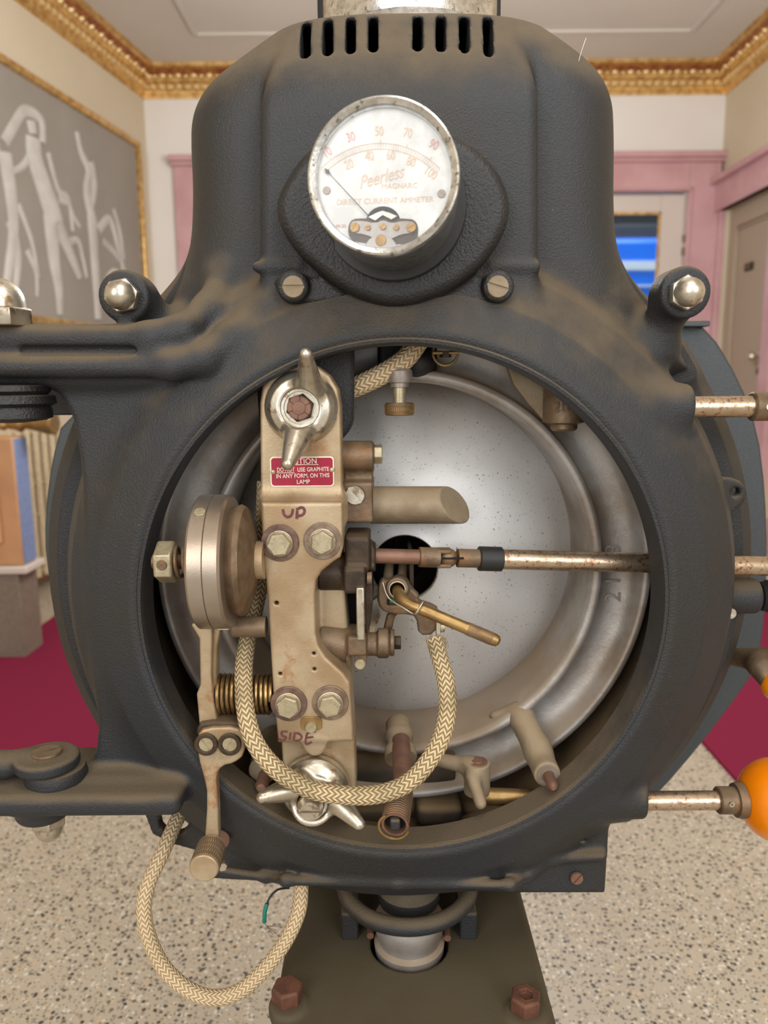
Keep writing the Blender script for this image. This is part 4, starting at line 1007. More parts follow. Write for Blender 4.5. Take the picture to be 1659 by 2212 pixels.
# bolts
for px, py, ph, wm in ((605, 1172, .1, 'washer'), (697, 1168, .45, 'copper'), (624, 1519, .7, 'washer'), (714, 1517, .2, 'copper')):
    c = W(px, py, YL)
    b_ = MB().ring((c.x, YL, c.z), (0, -1, 0), .0075, .0158, .0, .0022, 40).build('washer', M[wm], arm, bevel=.0005)
    MB().ring((c.x, YL, c.z), (0, -1, 0), .0072, .0112, .002, .0050, 36).build('lock_washer', M['nickel'], b_, bevel=.0006)
    h = MB().lathe((c.x, YL - .0045, c.z), (0, -1, 0), [(.0104, 0), (.0104, .001), (.0097, .0015)], 36)
    h.lathe((c.x, YL - .0058, c.z), (0, -1, 0), [(.0100, 0), (.0102, .0005), (.0102, .0044), (.0088, .0054), (0, .0054)], 6, ph)
    hb = h.build('hex_bolt', M['bolt_brass'], arm, bevel=.0005)
    for i, ch_ in enumerate('NEWTON'):
        t = math.radians(205 - 44*i*.95) + ph*.3; r = .0058
        text('head_stamp', ch_, (c.x + r*math.cos(t), YL - .0113, c.z + r*math.sin(t)), .0036, M['nickel'], hb, (Vector((math.sin(t), 0, -math.cos(t))), Vector((math.cos(t), 0, math.sin(t)))), .0001)
c = W(671, 1567, YL); MB().prism(rrect(c.x - .0085, c.x + .010, c.z - .004, c.z + .0085, .004), YL - .0014, YL).build('locking_tab', M['brass'], arm, bevel=.0003)
MB().screw((c.x + .0005, YL - .0014, c.z - .0005), (0, -1, 0), .0050, .0024, .8).build('small_screw', M['bolt_brass'], arm)
# the bearings and blocks on the right of the arm
def bxp(x0, x1, y0_, y1_, Y0, Y1):            # box from front-face pixels
    a, b_ = W(x0, y0_, Y0), W(x1, y1_, Y0); return (a.x, Y0, b_.z), (b_.x, Y1, a.z)
cast('upper_bearing', [('+', s_box(*bxp(744, 800, 1162, 1235, .640, .69), .003), .004), ('+', s_box(*bxp(742, 790, 1228, 1284, .634, .68), .003), .004), ('+', s_cyl(av(W(690, 1236, .66)), av(W(750, 1236, .66)), .016), .006), ('+', s_cyl(av(W(795, 1202, .66)), av(W(812, 1202, .66)), .0135, .002), .002), ('+', s_cyl(av(W(795, 1178, .655)), av(W(806, 1178, .655)), .005), .001), ('+', s_cyl(av(W(795, 1222, .650)), av(W(810, 1222, .650)), .0045), .001)], .0012, M['dark_brown'], arm)
cast('lower_bearing', [('+', s_box(*bxp(750, 792, 1376, 1418, .634, .672), .002), .003), ('+', s_cyl(av(W(690, 1385, .66)), av(W(752, 1392, .66)), .017), .006), ('+', s_box(*bxp(765, 792, 1415, 1436, .640, .66), .001), .002), ('+', s_cyl(av(W(792, 1391, .655)), av(W(816, 1391, .655)), .0105), .002), ('+', s_cyl(av(W(815, 1389, .655)), av(W(840, 1389, .655)), .0135, .002), .002), ('+', s_cyl(av(W(842, 1388, .655)), av(W(852, 1388, .655)), .0120), .001)], .0011, M['brown_metal'], arm)
a, b_ = W(852, 1388, .655), W(866, 1388, .655); MB().lathe(a, b_ - a, [(.0062, 0), (.0062, (b_-a).length)], 6).build('end_nut', M['dark_brown'], arm, bevel=.0005)
c = W(778, 1433, .638); MB().lathe(c, (0, -1, 0), [(.0048, -.004), (.0048, .003), (.004, .004), (0, .004)], 24).build('plug', M['bolt_brass'], arm)
lo, hi = bxp(769, 788, 1270, 1384, .626, .636)
MB().box(((lo[0]+hi[0])/2, .631, (lo[2]+hi[2])/2), (hi[0]-lo[0], .010, hi[2]-lo[2])).build('key_bar', M['nickel'], arm, bevel=.0012)
MB().prism(PL([(788, 1240), (803, 1236), (806, 1300), (800, 1350), (790, 1380)], .645), .645, .70).build('side_plate', M['dark_brown'], arm, bevel=.0008)
MB().cyl(W(793, 1249, .642), W(803, 1249, .642), .0055, n=24).build('set_screw', M['brown_metal'], arm)
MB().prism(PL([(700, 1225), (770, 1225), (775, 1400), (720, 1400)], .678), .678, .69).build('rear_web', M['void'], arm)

# peg on the left of the arm with pin
m = MB().lathe(W(500, 1354, .632), W(600, 1354, .632) - W(500, 1354, .632), [(.0070, 0), (.0088, .0015), (.0090, .003), (.0090, .030)], 36)
pg = m.build('side_peg', M['brown_metal'], arm)
MB().cyl(W(470, 1359, .628), W(502, 1359, .632), .0009, n=10).build('pin', M['nickel'], pg)
# ---- holder block and dust shield tube right of the arm
hb_ = T('shield_tube', 'dusty brown tube with an obliquely cut end clamped right of the feed arm', 'tube', av(W(800, 1130, .69)))
Ls = [('+', s_cyl(av(W(730, 985, .672)), av(W(808, 985, .672)), .0135, .003), .003), ('+', s_box(*bxp(742, 806, 995, 1050, .668, .69), .002), .003), ('+', s_box(*bxp(738, 806, 1042, 1130, .655, .70), .002), .004)]
cast('clamp_block', Ls, .0012, M['brown_metal'], hb_)
a, b_ = W(808, 981, .672), W(826, 981, .672); MB().lathe(a, b_ - a, [(.0088, 0), (.0088, (b_-a).length*.9), (.008, (b_-a).length)], 6, .2).build('hex_bolt', M['bolt_brass'], hb_, bevel=.0005)
c = W(767, 1069, .6545); MB().screw(c, (0, -1, 0), .0085, .003, -.9).build('clamp_screw', M['nickel'], hb_)
for px, ch_ in ((750, 'S'), (794, 'V')): text('stamp', ch_, W(px, 1005, .6675), .009, M['nickel'], hb_, None, .0002)
a, b_ = W(800, 1091, .69), W(1034, 1091, .69); q = W(963, 1052, .674)
rt_ = .0172
P1 = W(984, 1092, .69); P0 = W(958, 1052, .69); dn = Vector((1, -.70, .54)).normalized()
def halfsp(X, Y, Z): return -((X - P1.x)*dn.x + (Y - .69)*dn.y + (Z - P1.z)*dn.z)
cast('tube', [('+', s_cyl(av(a), av(b_), rt_, .001), .002), ('-', (halfsp, np.array([P0.x - .01, .66, a.z - .03]), np.array([b_.x + .02, .72, a.z + .03])), .001)], .0009, M['dusty_alu'], hb_, sharp=40)

# ---- wing nuts
def wingnut(c, r, wings, parent, name, hexc=True):
    c = Vector(c)
    ops_ = [('+', s_rev(c.x, c.z, [(0, c.y + .004), (r, c.y + .004), (r, c.y - .002), (r*.93, c.y - .006), (r*.80, c.y - .0105), (r*.62, c.y - .0125), (0, c.y - .0125)], .0008), .002)]
    for (tip, base, wd) in wings:
        ops_.append(('+', s_cap(av(Vector(base)), av(Vector(tip)), wd, wd*.42), .008))
        mid_ = (Vector(base) + Vector(tip))/2; 
    ops_.append(('-', s_cyl((c.x, c.y - .03, c.z), (c.x, c.y - .009, c.z), r*.52), .002))
    return cast('wing_body', ops_, .0008, M['nickel'], parent)
wn = T('wing_nut', 'nickel wing nut with a brown centre stud above the red caution plate', 'wing nut', av(W(650, 880, YU)))
c = W(651, 880, YU)
wingnut(c, .0298, [(W(661, 765, .600), W(668, 832, .628), .0115), (W(622, 1002, .600), W(645, 938, .628), .0125)], wn, 'upper')
MB().lathe((c.x, c.y - .004, c.z), (0, -1, 0), [(.0165, 0), (.0165, .0062), (.0155, .0072), (.0135, .0072), (.0130, .004)], 48).build('hub_ring', M['nickel'], wn)
MB().lathe((c.x, c.y - .006, c.z), (0, -1, 0), [(.0118, 0), (.0118, .0065), (.0105, .0078), (.0072, .0078), (.0070, .0072), (0, .0068)], 6, .3).build('hex_collar', M['dark_brown'], wn, bevel=.0006)
st = MB().lathe((c.x - .0005, c.y - .0125, c.z), (0, -1, 0), [(.0100, -.001), (.0100, .0012), (.0092, .0020), (.0055, .0020), (.0052, .0030), (0, .0034)], 40).build('stud', M['red_brown'], wn)
m = MB()
for i in range(6):
    t = 2*PI*i/6 + .4; d = Vector((math.cos(t), 0, math.sin(t))); cc = Vector((c.x - .0005, c.y - .0146, c.z)) + d*.0077
    m.extr([cc + d*.0024 + d.cross(Vector((0, 1, 0)))*.0002, cc - d*.0020 + d.cross(Vector((0, 1, 0)))*.0002, cc - d*.0020 - d.cross(Vector((0, 1, 0)))*.0002, cc + d*.0024 - d.cross(Vector((0, 1, 0)))*.0002], (0, -.0001, 0))
m.build('serration', M['void'], st, smooth=False)

wn2 = T('wing_nut', 'nickel wing nut with slotted ball screw, behind the bottom of the braided loop', 'wing nut', av(W(675, 1740, .64)))
c = W(680, 1705, .630)
cast('wing_body', [('+', s_rev(c.x, c.z, [(0, c.y + .006), (.0295, c.y + .006), (.0295, c.y - .001), (.026, c.y - .006), (.020, c.y - .010), (0, c.y - .012)], .0008), .002),
    ('+', s_cap(av(W(640, 1700, .612)), av(W(566, 1722, .592)), .0125, .0050), .008), ('+', s_cap(av(W(725, 1725, .612)), av(W(776, 1780, .590)), .0120, .0052), .008),
    ('+', s_cyl(av(W(676, 1735, .625)), av(W(676, 1735, .606)), .019, .003), .005), ('-', s_cyl(av(W(676, 1735, .612)), av(W(676, 1735, .590)), .0135), .001)], .0009, M['nickel'], wn2)
c = W(672, 1736, .606); MB().lathe(c, (0, -1, 0), [(.0115, -.004), (.0118, .002), (.0110, .005), (.0100, .006)], 36).lathe(c + Vector((0, -.006, 0)), (0, -1, 0), [(.010, 0), (.0095, .002)], 36).build('ball_screw', M['nickel'], wn2)
ml = MB()
for sg in (1, -1):
    pts = []
    for i in range(13):
        t = math.asin(.0012/.0112) + (PI - 2*math.asin(.0012/.0112))*i/12; pts.append((.0112*math.cos(t), sg*.0112*math.sin(t)))
    o0 = [c + Vector((x, -.008, z)) for x, z in pts]; o1 = [c + Vector((x*.72, -.0125, z*.72 + sg*.0003)) for x, z in pts]; n_ = len(pts)
    ml.add(o0 + o1, [tuple(range(n_)), tuple(reversed(range(n_, 2*n_)))] + [(i, i+n_, (i+1) % n_ + n_, (i+1) % n_) for i in range(n_)])
ml.build('ball_halves', M['nickel'], wn2)

# ------------------------------------------------------------------ drive drum left of the arm
YD = .620
dr = T('drive_drum', 'round turned-steel drum with a seam round its rim, left of the feed arm', 'drum', av(W(450, 1350, YD)))
top = W(440, 1070, YD); bot = W(440, 1352, YD); rd = (top.z - bot.z)/2; dz = (top.z + bot.z)/2
xL = W(398, 1215, YD - rd*.93).x; xR = W(474, 1215, YD - rd*.93).x; xM = (xL*.5 + xR*.5)
MB().lathe((xL, YD, dz), (1, 0, 0), [(.012, .0), (rd - .002, 0), (rd, .002), (rd, xM - xL - .0004), (rd - .0008, xM - xL)], 96).build('rim', M['steel_drum'], dr)
MB().lathe((xM, YD, dz), (1, 0, 0), [(rd - .0008, .0), (rd, .0006), (rd, xR - xM - .002), (rd - .002, xR - xM), (.012, xR - xM)], 96).build('rim', M['steel_drum'], dr)
MB().lathe((xR, YD + .004, dz), (1, 0, 0), [(rd*.78, 0), (rd*.82, .004), (rd*.84, .007), (rd*.80, .011), (rd*.62, .015), (rd*.42, .018), (.013, .020), (.0125, .024), (0, .024)], 80).build('friction_disc', M['brown_metal'], dr)
MB().cyl((xR + .018, YD + .004, dz), (W(566, 1210, YD).x, YD + .004, dz), .0115, n=40).build('hub', M['brown_metal'], dr)
MB().lathe((W(548, 1210, YD).x, YD + .004, dz), (1, 0, 0), [(.0145, 0), (.016, .002), (.016, .0085)], 40).build('collar', M['tan_metal'], dr)
t_ = math.radians(33); cscr = Vector((xL + .0085, YD - rd*math.sin(t_), dz + rd*math.cos(t_))); MB().screw(cscr, (0, -math.sin(t_), math.cos(t_)), .0045, .0012, .4).build('rim_screw', M['bolt_brass'], dr)
# spring and nut on the shaft end
xn0, xn1 = W(325, 1215, .60).x, W(366, 1215, .60).x
def coil(mb, p0_, p1_, R_, r, turns, n=20):
    p0_, p1_ = Vector(p0_), Vector(p1_); a_, u_, v_ = frame_of(p1_ - p0_); L_ = (p1_ - p0_).length; pts = []
    for i in range(int(turns*n) + 1):
        t = 2*PI*i/n; pts.append(p0_ + a_*(L_*i/(turns*n)) + u_*(R_*math.cos(t)) + v_*(R_*math.sin(t)))
    return mb.tube(pts, r, n=10, sub=1)
coil(MB(), (xn1 - .001, YD, dz), (xL, YD, dz), .0125, .0017, 3.2).build('tension_spring', M['brown_metal'], dr)
MB().lathe((xn0, YD, dz), (1, 0, 0), [(.0165, 0), (.0180, .0015), (.0180, xn1 - xn0 - .0015), (.0165, xn1 - xn0)], 6, PI/2 + .0).build('adjusting_nut', M['bolt_brass'], dr, bevel=.0008)
MB().screw(((xn0 + xn1)/2, YD - .0158, dz + .001), (0, -1, 0), .0042, .0012, .5).build('grub_screw', M['brown_metal'], dr)
MB().cyl((xn0 - .004, YD, dz), (xR, YD, dz), .0060, n=24).build('shaft', M['brown_metal'], dr)

# ------------------------------------------------------------------ lever at lower left
lv = T('focus_lever', 'long tan lever stamped 2257 with end knob and coil spring, lower left', 'lever', av(W(440, 1900, .61)))
Yv = .622
ops = [('+', s_ext(PL([(428, 1340), (455, 1340), (458, 1370), (456, 1460), (462, 1520), (470, 1560), (430, 1565), (424, 1500), (432, 1480), (430, 1380), (412, 1350)], Yv + .004), Yv + .004, Yv + .016, .002), .003),
       ('+', s_ext(PL([(455, 1340), (478, 1350), (468, 1400), (466, 1500), (452, 1500), (452, 1360)], Yv + .012), Yv + .012, Yv + .028, .002), .003)]
cast('link_bar', ops, .0010, M['tan_metal'], lv)
ops = [('+', s_ext(PL(smooth2([(424, 1592), (440, 1572), (515, 1570), (528, 1590), (528, 1632), (505, 1650), (480, 1655), (466, 1675), (470, 1720), (473, 1845), (440, 1845), (448, 1720), (440, 1680), (428, 1640)], 1), Yv - .006), Yv - .006, Yv + .006, .0022), .003)]
cast('lever_arm', ops, .0009, M['tan_metal'], lv)
cast('clamp_cap', [('+', s_ext(PL(smooth2([(434, 1560), (520, 1560), (530, 1572), (530, 1592), (424, 1592), (424, 1575)], 1), Yv - .002), Yv - .002, Yv + .016, .002), .003)], .001, M['dark_brown'], lv)
for px, an in ((446, -1.0), (497, 1.1)):
    c = W(px, 1606, Yv - .006)
    w_ = MB().ring((c.x, c.y, c.z), (0, -1, 0), .0065, .0100, 0, .0032, 36).build('washer', M['dark_brown'], lv, bevel=.0006)
    MB().screw((c.x, c.y + .0002, c.z), (0, -1, 0), .0066, .0024, an).build('clamp_screw', M['bolt_brass'], lv)
text('casting_number', '2257', W(478, 1632, Yv - .0062), .0105, M['bolt_brass'], lv, None, .0003)
p_ = W(440, 1877, .585)
kk = MB().lathe((p_.x, .585, p_.z), (0, 1, 0), [(.0112, 0), (.0122, .0008), (.0125, .002), (.0125, .030), (.010, .031)], 48).build('knob', M['tan_metal'], lv)
m = MB()
for i in range(40):
    t = 2*PI*i/40
    for s_ in (1, -1): m.tube([Vector((p_.x + .0126*math.cos(t + s_*.3*(h - .5)), .588 + .025*h, p_.z + .0126*math.sin(t + s_*.3*(h - .5)))) for h in (0, .5, 1)], .0003, n=5, sub=1)
m.build('knurling', M['brown_metal'], kk)
a, b_ = W(452, 1499, .645), W(590, 1499, .645)
sp_ = MB(); coil(sp_, a, b_, .0165, .0019, 13.5); sp_.build('coil_spring', mat('spring_wire', (170, 142, 98), .3, .85, (110, 84, 54), 60, .8), lv)
MB().cyl(W(445, 1499, .645), W(600, 1499, .645), .0115, n=28).build('spring_shaft', M['void'], lv)
c = W(482, 1868, .63); MB().hexhead(c, (0, -1, 0), .0045, .004, .2).build('stop_nut', M['nickel'], lv); MB().cyl(W(478, 1800, .655), W(474, 1815, .64), .009, n=24).build('stop_peg', M['red_brown'], lv)

# ------------------------------------------------------------------ lower mechanism
lm = T('striker_rod', 'brown rod with a knurled spring sleeve pointing forwards below the reflector', 'rod', av(W(858, 1800, .60)))
q0 = W(862, 1575, .712); q1 = Vector((W(860, 1700, .62).x, .602, W(860, 1738, .602).z)); qs = Vector((W(853, 1780, .575).x, .573, W(853, 1779, .573).z))
ax0 = W(863, 1600, .70); ax1 = W(866, 1720, .635)
MB().lathe(W(860, 1560, .716), W(866, 1640, .68) - W(860, 1560, .716), [(.0, -.004), (.010, -.003), (.0125, .001), (.0125, .012), (.0138, .013), (.0138, .019), (.0120, .022), (.0120, .030), (.0150, .031), (.0158, .038), (.0150, .041), (.0085, .041)], 36).build('socket', M['dusty_alu'], lm)
MB().cyl(W(866, 1600, .69), W(872, 1705, .62), .0088, n=32).build('rod', M['red_brown'], lm)
a, b_ = W(864, 1715, .622), W(853, 1782, .585)
MB().ring(a, b_ - a, .0095, .0112, 0, (b_ - a).length, 40).build('sleeve', M['red_brown'], lm)
m = MB(); coil(m, a, b_, .0113, .0007, 14); m.build('sleeve_thread', M['brown_metal'], lm)
c = b_ - (b_ - a).normalized()*.006; MB().cyl(a, c, .0094, n=24).build('plug', M['void'], lm)
MB().box(tuple(b_ - (b_ - a).normalized()*.002), (.0085, .008, .010)).build('square_drive', M['casting'], lm, bevel=.002)
MB().torus(b_ + Vector((-.001, -.001, -.001)), (b_ - a), .0125, .0012, 36, 8, math.radians(120), math.radians(340)).build('retaining_clip', M['brass'], lm)

lk = T('bell_crank', 'dusty grey bell crank and brass shaft in the bottom of the opening', 'crank', av(W(1030, 1740, .68)))
c = W(1031, 1650, .68)
ops = [('+', s_cyl((c.x, .68, c.z - .030), (c.x, .68, c.z + .002), .0125, .001), .003), ('+', s_cap(av(W(930, 1638, .70)), av(W(1015, 1655, .683)), .006, .008), .008), ('+', s_cap(av(W(1020, 1680, .668)), av(W(1038, 1735, .655)), .0062, .0055), .006)]
cast('crank_casting', ops, .0011, M['dusty_alu'], lk)
MB().lathe((c.x, .68, c.z + .002), (0, 0, 1), [(.0095, 0), (.0095, .001), (.0060, .0012), (.0058, .0025), (0, .0028)], 32).build('pivot_pin', M['red_brown'], lk)
a, b_ = W(1046, 1720, .68), W(1260, 1728, .68); MB().cyl(a, b_, .0082, n=32).build('shaft', M['brass'], lk)
cast('bottom_tray', [('+', s_box(*bxp(560, 1180, 1745, 1790, .725, .78), .01), .006), ('+', s_box(*bxp(900, 1000, 1745, 1790, .70, .74), .008), .01), ('+', s_box(*bxp(880, 1000, 1700, 1735, .74, .76), .008), .01), ('+', s_cyl(av(W(700, 1650, .74)), av(W(980, 1650, .74)), .022), .01)], .002, M['inner'], lk)
# ------------------------------------------------------------------ carbon holder and brass handle
hd = T('carbon_holder', 'brown metal carbon holder with a square window in front of the reflector hole', 'holder', av(W(860, 1380, .66)))
ho = smooth2([(816, 1262), (828, 1250), (905, 1275), (905, 1322), (870, 1330), (830, 1324), (816, 1306)], 1)
ops = [('+', s_ext(PL(ho, .662), .662, .674, .002), .003), ('+', s_ext(PL([(836, 1330), (858, 1322), (850, 1345), (846, 1370), (826, 1372), (832, 1345)], .668), .668, .676, .002), .006),
       ('+', s_ext(PL(smooth2([(895, 1300), (945, 1315), (950, 1330), (940, 1372), (904, 1374), (900, 1335), (880, 1325)], 1), .660), .660, .676, .002), .004),
       ('-', s_ext(PL([(837, 1285), (880, 1290), (880, 1309), (837, 1309)], .66), .64, .70, .0005), .001),
       ('+', s_cyl(av(W(858, 1272, .650)), av(W(864, 1262, .69)), .0098, .001), .003), ('-', s_cyl(av(W(858, 1273, .645)), av(W(858, 1273, .664)), .0066), .001)]
cast('holder_plate', ops, .0009, M['brown_metal'], hd)
for (x0_, x1_) in ((826, 848), (857, 878)):
    a, b_ = W((x0_ + x1_)/2, 1265, .676), W((x0_ + x1_)/2 + 4, 1218, .74); MB().cyl(a, b_, .0048, n=20).build('contact_bar', M['dusty_alu'], hd)
MB().box(tuple(W(886, 1240, .72)), (.004, .08, .05)).build('guide_plate', M['dark_brown'], hd, bevel=.0006)
MB().ring(W(858, 1273, .650), (0, -1, 0), .0064, .0078, 0, .0012, 36).build('socket_rim', M['nickel'], hd, bevel=.0003)
c = W(946, 1345, .662); MB().box(tuple(c), (.004, .012, .022)).build('terminal_plate', M['nickel'], hd, bevel=.0006)
MB().screw(W(951, 1356, .662), (1, 0, 0), .0042, .004, .2).build('terminal_screw', M['bolt_brass'], hd)
MB().cyl(W(941, 1378, .660), W(938, 1388, .660), .0055, n=20).build('ferrule', M['nickel'], hd)
MB().ball(W(845, 1302, .672), .0045, (1, .6, 1)).build('verdigris_screw', mat('verdigris', (80, 130, 110), .7), hd)
MB().prism(PL(smooth2([(800, 1300), (815, 1290), (822, 1330), (806, 1375), (796, 1375)], 0), .70), .70, .71).build('rear_blade', M['nickel'], hd, bevel=.0006)
# curled fitting visible through the hole
m = MB(); coil(m, W(862, 1175, .80), W(880, 1185, .79), .010, .002, 1.3); m.build('rear_clip', M['casting'], hd)

bh = T('striker_lever', 'bent brass rod with a knurled tip pointing down to the right', 'lever', av(W(960, 1350, .63)))
pts = [W(858, 1272, .664), W(860, 1279, .650), W(868, 1293, .640), W(886, 1306, .634), W(915, 1318, .630), W(960, 1337, .626)]
MB().tube(pts + [W(1010, 1358, .622)], .0052, n=24, sub=8).build('rod', M['brass'], bh)
a, b_ = W(1008, 1357, .622), W(1080, 1387, .617); d_ = (b_ - a).normalized(); L_ = (b_ - a).length
MB().lathe(a, d_, [(.0052, -.001), (.0054, .0), (.0054, L_ - .005), (.0046, L_ - .002), (.0025, L_ - .0003), (0, L_)], 32).build('knurled_grip', M['brass'], bh)
_, u_, v_ = frame_of(d_); m = MB()
for i in range(26):
    t = 2*PI*i/26
    for s_ in (1, -1): m.tube([a + d_*(.001 + (L_ - .008)*h) + (u_*math.cos(t + s_*1.9*(h-.5)) + v_*math.sin(t + s_*1.9*(h-.5)))*.00545 for h in [j/8 for j in range(9)]], .00022, n=5, sub=1)
m.build('knurling', M['brown_metal'], bh)
cw = MB().tube([W(829, 1252, .652), W(828, 1262, .648), W(840, 1292, .642), W(870, 1312, .632), W(893, 1326, .626), W(900, 1322, .622), W(914, 1300, .626), W(915, 1298, .632)], .0007, n=8, sub=6)
cw.torus(W(907, 1313, .631), pts[-1] - pts[-2], .0062, .0008, 28, 8).build('wire_clip', M['nickel'], bh)

# ------------------------------------------------------------------ drive shaft with universal joint
ds = T('drive_shaft', 'horizontal rust-pitted shaft with a universal joint crossing the reflector to the right side', 'shaft', av(W(1100, 1240, .66)))
def SH(px): return W(px, 1201 + (px - 820)*.0262, .660 + (px - 820)*.00006)
a = SH(806); MB().cyl(a, SH(908), .0067, n=28).build('input_shaft', M['red_brown'], ds)
MB().lathe(SH(905), SH(948) - SH(905), [(.0085, 0), (.0090, .0005), (.0090, (SH(948) - SH(905)).length)], 32).build('yoke', M['brown_metal'], ds)
MB().box(tuple(SH(958) + Vector((0, 0, .0065))), (.013, .014, .0035)).box(tuple(SH(958) - Vector((0, 0, .0065))), (.013, .014, .0035)).build('yoke_fork', M['brown_metal'], ds, bevel=.001)
MB().ball(SH(968), .0087).build('joint_ball', M['brown_metal'], ds)
MB().box(tuple(SH(972) + Vector((.002, -.0085, .0015))), (.019, .002, .0016)).build('ball_slot', M['void'], ds)
c = SH(918); MB().lathe(c + Vector((0, -.0088, .001)), (0, -1, 0), [(.0022, 0), (.0020, .0006), (0, .001)], 16).build('pin', M['red_brown'], ds)
MB().cyl(SH(988), SH(1036), .0084, n=32).build('coupling', M['brown_metal'], ds)
MB().lathe(SH(1034), SH(1083) - SH(1034), [(.0106, 0), (.0112, .0006), (.0112, (SH(1083) - SH(1034)).length - .0006), (.0106, (SH(1083) - SH(1034)).length)], 36).build('rubber_sleeve', M['black'], ds)
MB().cyl(SH(1081), SH(1760), .0092, n=36).build('tube', M['rusty_rod'], ds)

def side_rod(nm, label, px0, px1, py, Y, r, parts):
    t = T(nm, label, 'control rod', av(W(px1, py, Y)))
    z = W(px0, py, Y).z; x0_, x1_ = W(px0, py, Y).x, W(px1, py, Y).x
    MB().cyl((x0_ - .04, Y, z), (x1_, Y, z), r, n=36).build('rod', M['rusty_rod'], t)
    return t, x1_, z
kr, xk, zk = side_rod('control_rod', 'speckled control rod with a drilled collar leaving the upper right of the lamphouse', 1494, 1630, 879, .665, .0091, 0)
cl = MB().lathe((xk - .003, .665, zk), (1, 0, 0), [(.0112, 0), (.0125, .001), (.0125, .05), (.011, .051)], 36).build('collar', M['brown_metal'], kr)
MB().ring((xk + .007, .665 - .0122, zk + .0), (0, -1, 0), .0014, .0030, 0, .0006, 24).build('set_screw', M['nickel'], cl)
MB().lathe((xk + .018, .665, zk), (1, 0, 0), [(.012, 0), (.022, .006), (.026, .02), (.020, .03), (0, .034)], 36).build('hand_knob', M['brown_metal'], kr)
kr, xk, zk = side_rod('control_rod', 'speckled control rod ending in a big orange knob, lower right', 1390, 1556, 1730, .66, .0088, 0)
MB().lathe((xk - .003, .66, zk), (1, 0, 0), [(.0115, 0), (.0125, .001), (.0125, .016), (.0155, .0165), (.0165, .020), (.0165, .024), (.012, .025)], 36).build('collar', M['brown_metal'], kr)
MB().ring((xk + .005, .66 - .0123, zk + .003), (0, -1, 0), .0012, .0026, 0, .0006, 24).build('set_screw', M['nickel'], kr)
kb = [(0, -.0385)] ; rk = .0385
profk = []
for i in range(25):
    t = PI*i/24; profk.append((rk*math.sin(t)**.8 if 0 < i < 24 else 0, -.034*math.cos(t)))
MB().lathe((xk + .020 + .034, .66, zk), (1, 0, 0), profk, 56).build('round_knob', M['orange'], kr, label='glossy orange plastic knob')
# dark lever with a second orange knob
lr = T('dowser_lever', 'dark rusty lever with a smaller orange knob at the right edge below the middle shaft', 'lever', av(W(1650, 1470, .74)))
cast('lever_arm', [('+', s_cap(av(W(1590, 1420, .78)), av(W(1700, 1432, .74)), .010, .016), .006), ('+', s_cap(av(W(1640, 1440, .75)), av(W(1670, 1480, .735)), .012, .010), .01)], .0016, M['brown_metal'], lr)
c = W(1690, 1478, .735); MB().ball(tuple(c), .021, (1, 1, .95)).build('round_knob', M['orange'], lr)
ph_ = T('side_port', 'short brown sleeve with a dark bore beside the boss at the right edge', 'sleeve', av(W(1655, 1320, .70)))
a = W(1640, 1288, .725); MB().lathe(a, (1, 0, 0), [(.0135, 0), (.0145, .003), (.0145, .006)], 36).build('dark_ring', M['void'], ph_)
MB().lathe(a + Vector((.0065, 0, 0)), (1, 0, 0), [(.0150, 0), (.0162, .001), (.0162, .03)], 36).build('sleeve', M['brown_metal'], ph_)

# ------------------------------------------------------------------ braided cables
def cable(name, label, pts, r, m, n=26, group=None):
    b = MB().tube(pts, r, n=n, uv=True, sub=14); o = b.build('braided_cable', m, None, sharp=0); tag(o, label, 'cable', group); return o
cable('c', 'braided tan cable looping under the feed arm and up to the carbon holder', [W(574, 1040, .680), W(570, 1130, .678), W(562, 1250, .676), W(545, 1340, .668), W(530, 1410, .652), W(526, 1480, .630), W(535, 1560, .608), W(560, 1620, .598), W(605, 1668, .594), W(670, 1705, .592), W(740, 1717, .592), W(815, 1716, .594), W(880, 1692, .598), W(925, 1645, .604), W(955, 1590, .612), W(967, 1525, .622), W(962, 1465, .635), W(948, 1415, .648), W(939, 1382, .659)], .0078, M['braid'])
fr3 = MB()
for i in range(34):
    c = W(939, 1384, .659); t = random.uniform(0, 2*PI); a = c + Vector((.0072*math.cos(t), .0072*math.sin(t), -.001)); fr3.tube([a, a + Vector((.003*math.cos(t), .003*math.sin(t), random.uniform(-.004, .004))), a + Vector((random.uniform(.002, .008)*math.cos(t), .004*math.sin(t), random.uniform(-.008, .006)))], .00022, n=4, sub=3)
o = fr3.build('frayed_yarn', M['braid'], None); tag(o, 'frayed yarn ends at the top of the braided loop under the carbon holder', 'yarn'); o['kind'] = 'stuff'
cable('c', 'thick braided cable entering at the top of the opening beside the black shield', [W(935, 690, .690), W(905, 735, .688), W(875, 775, .688), W(832, 805, .690), W(770, 835, .694), W(720, 850, .70), W(660, 860, .705)], .0093, M['braid_clean'])
cable('c', 'pale braided cable hanging in a wide loop below the lower left of the lamphouse', [W(430, 1700, .72), W(398, 1745, .705), W(378, 1780, .690), W(352, 1840, .665), W(322, 1905, .650), W(311, 1960, .642), W(320, 2020, .636), W(350, 2085, .632), W(398, 2132, .630), W(455, 2155, .630), W(515, 2143, .632), W(570, 2095, .636), W(615, 2035, .644), W(643, 1975, .652), W(650, 1925, .660), W(646, 1860, .672)], .0072, M['braid_clean'])
gw = T('ground_wire', 'thin dark wire with green insulation curling below the lamphouse left of the pedestal', 'wire', av(W(575, 2000, .67)))
MB().tube([W(625, 1918, .69), W(600, 1922, .685), W(582, 1940, .68), W(574, 1965, .677), W(572, 1985, .676)], .0011, n=10).build('wire', M['black'], gw)
MB().tube([W(577, 1952, .679), W(572.5, 1968, .677), W(571, 1985, .676), W(571, 1992, .676)], .0021, n=14).build('green_sleeve', M['green_wire'], gw)
m = MB()
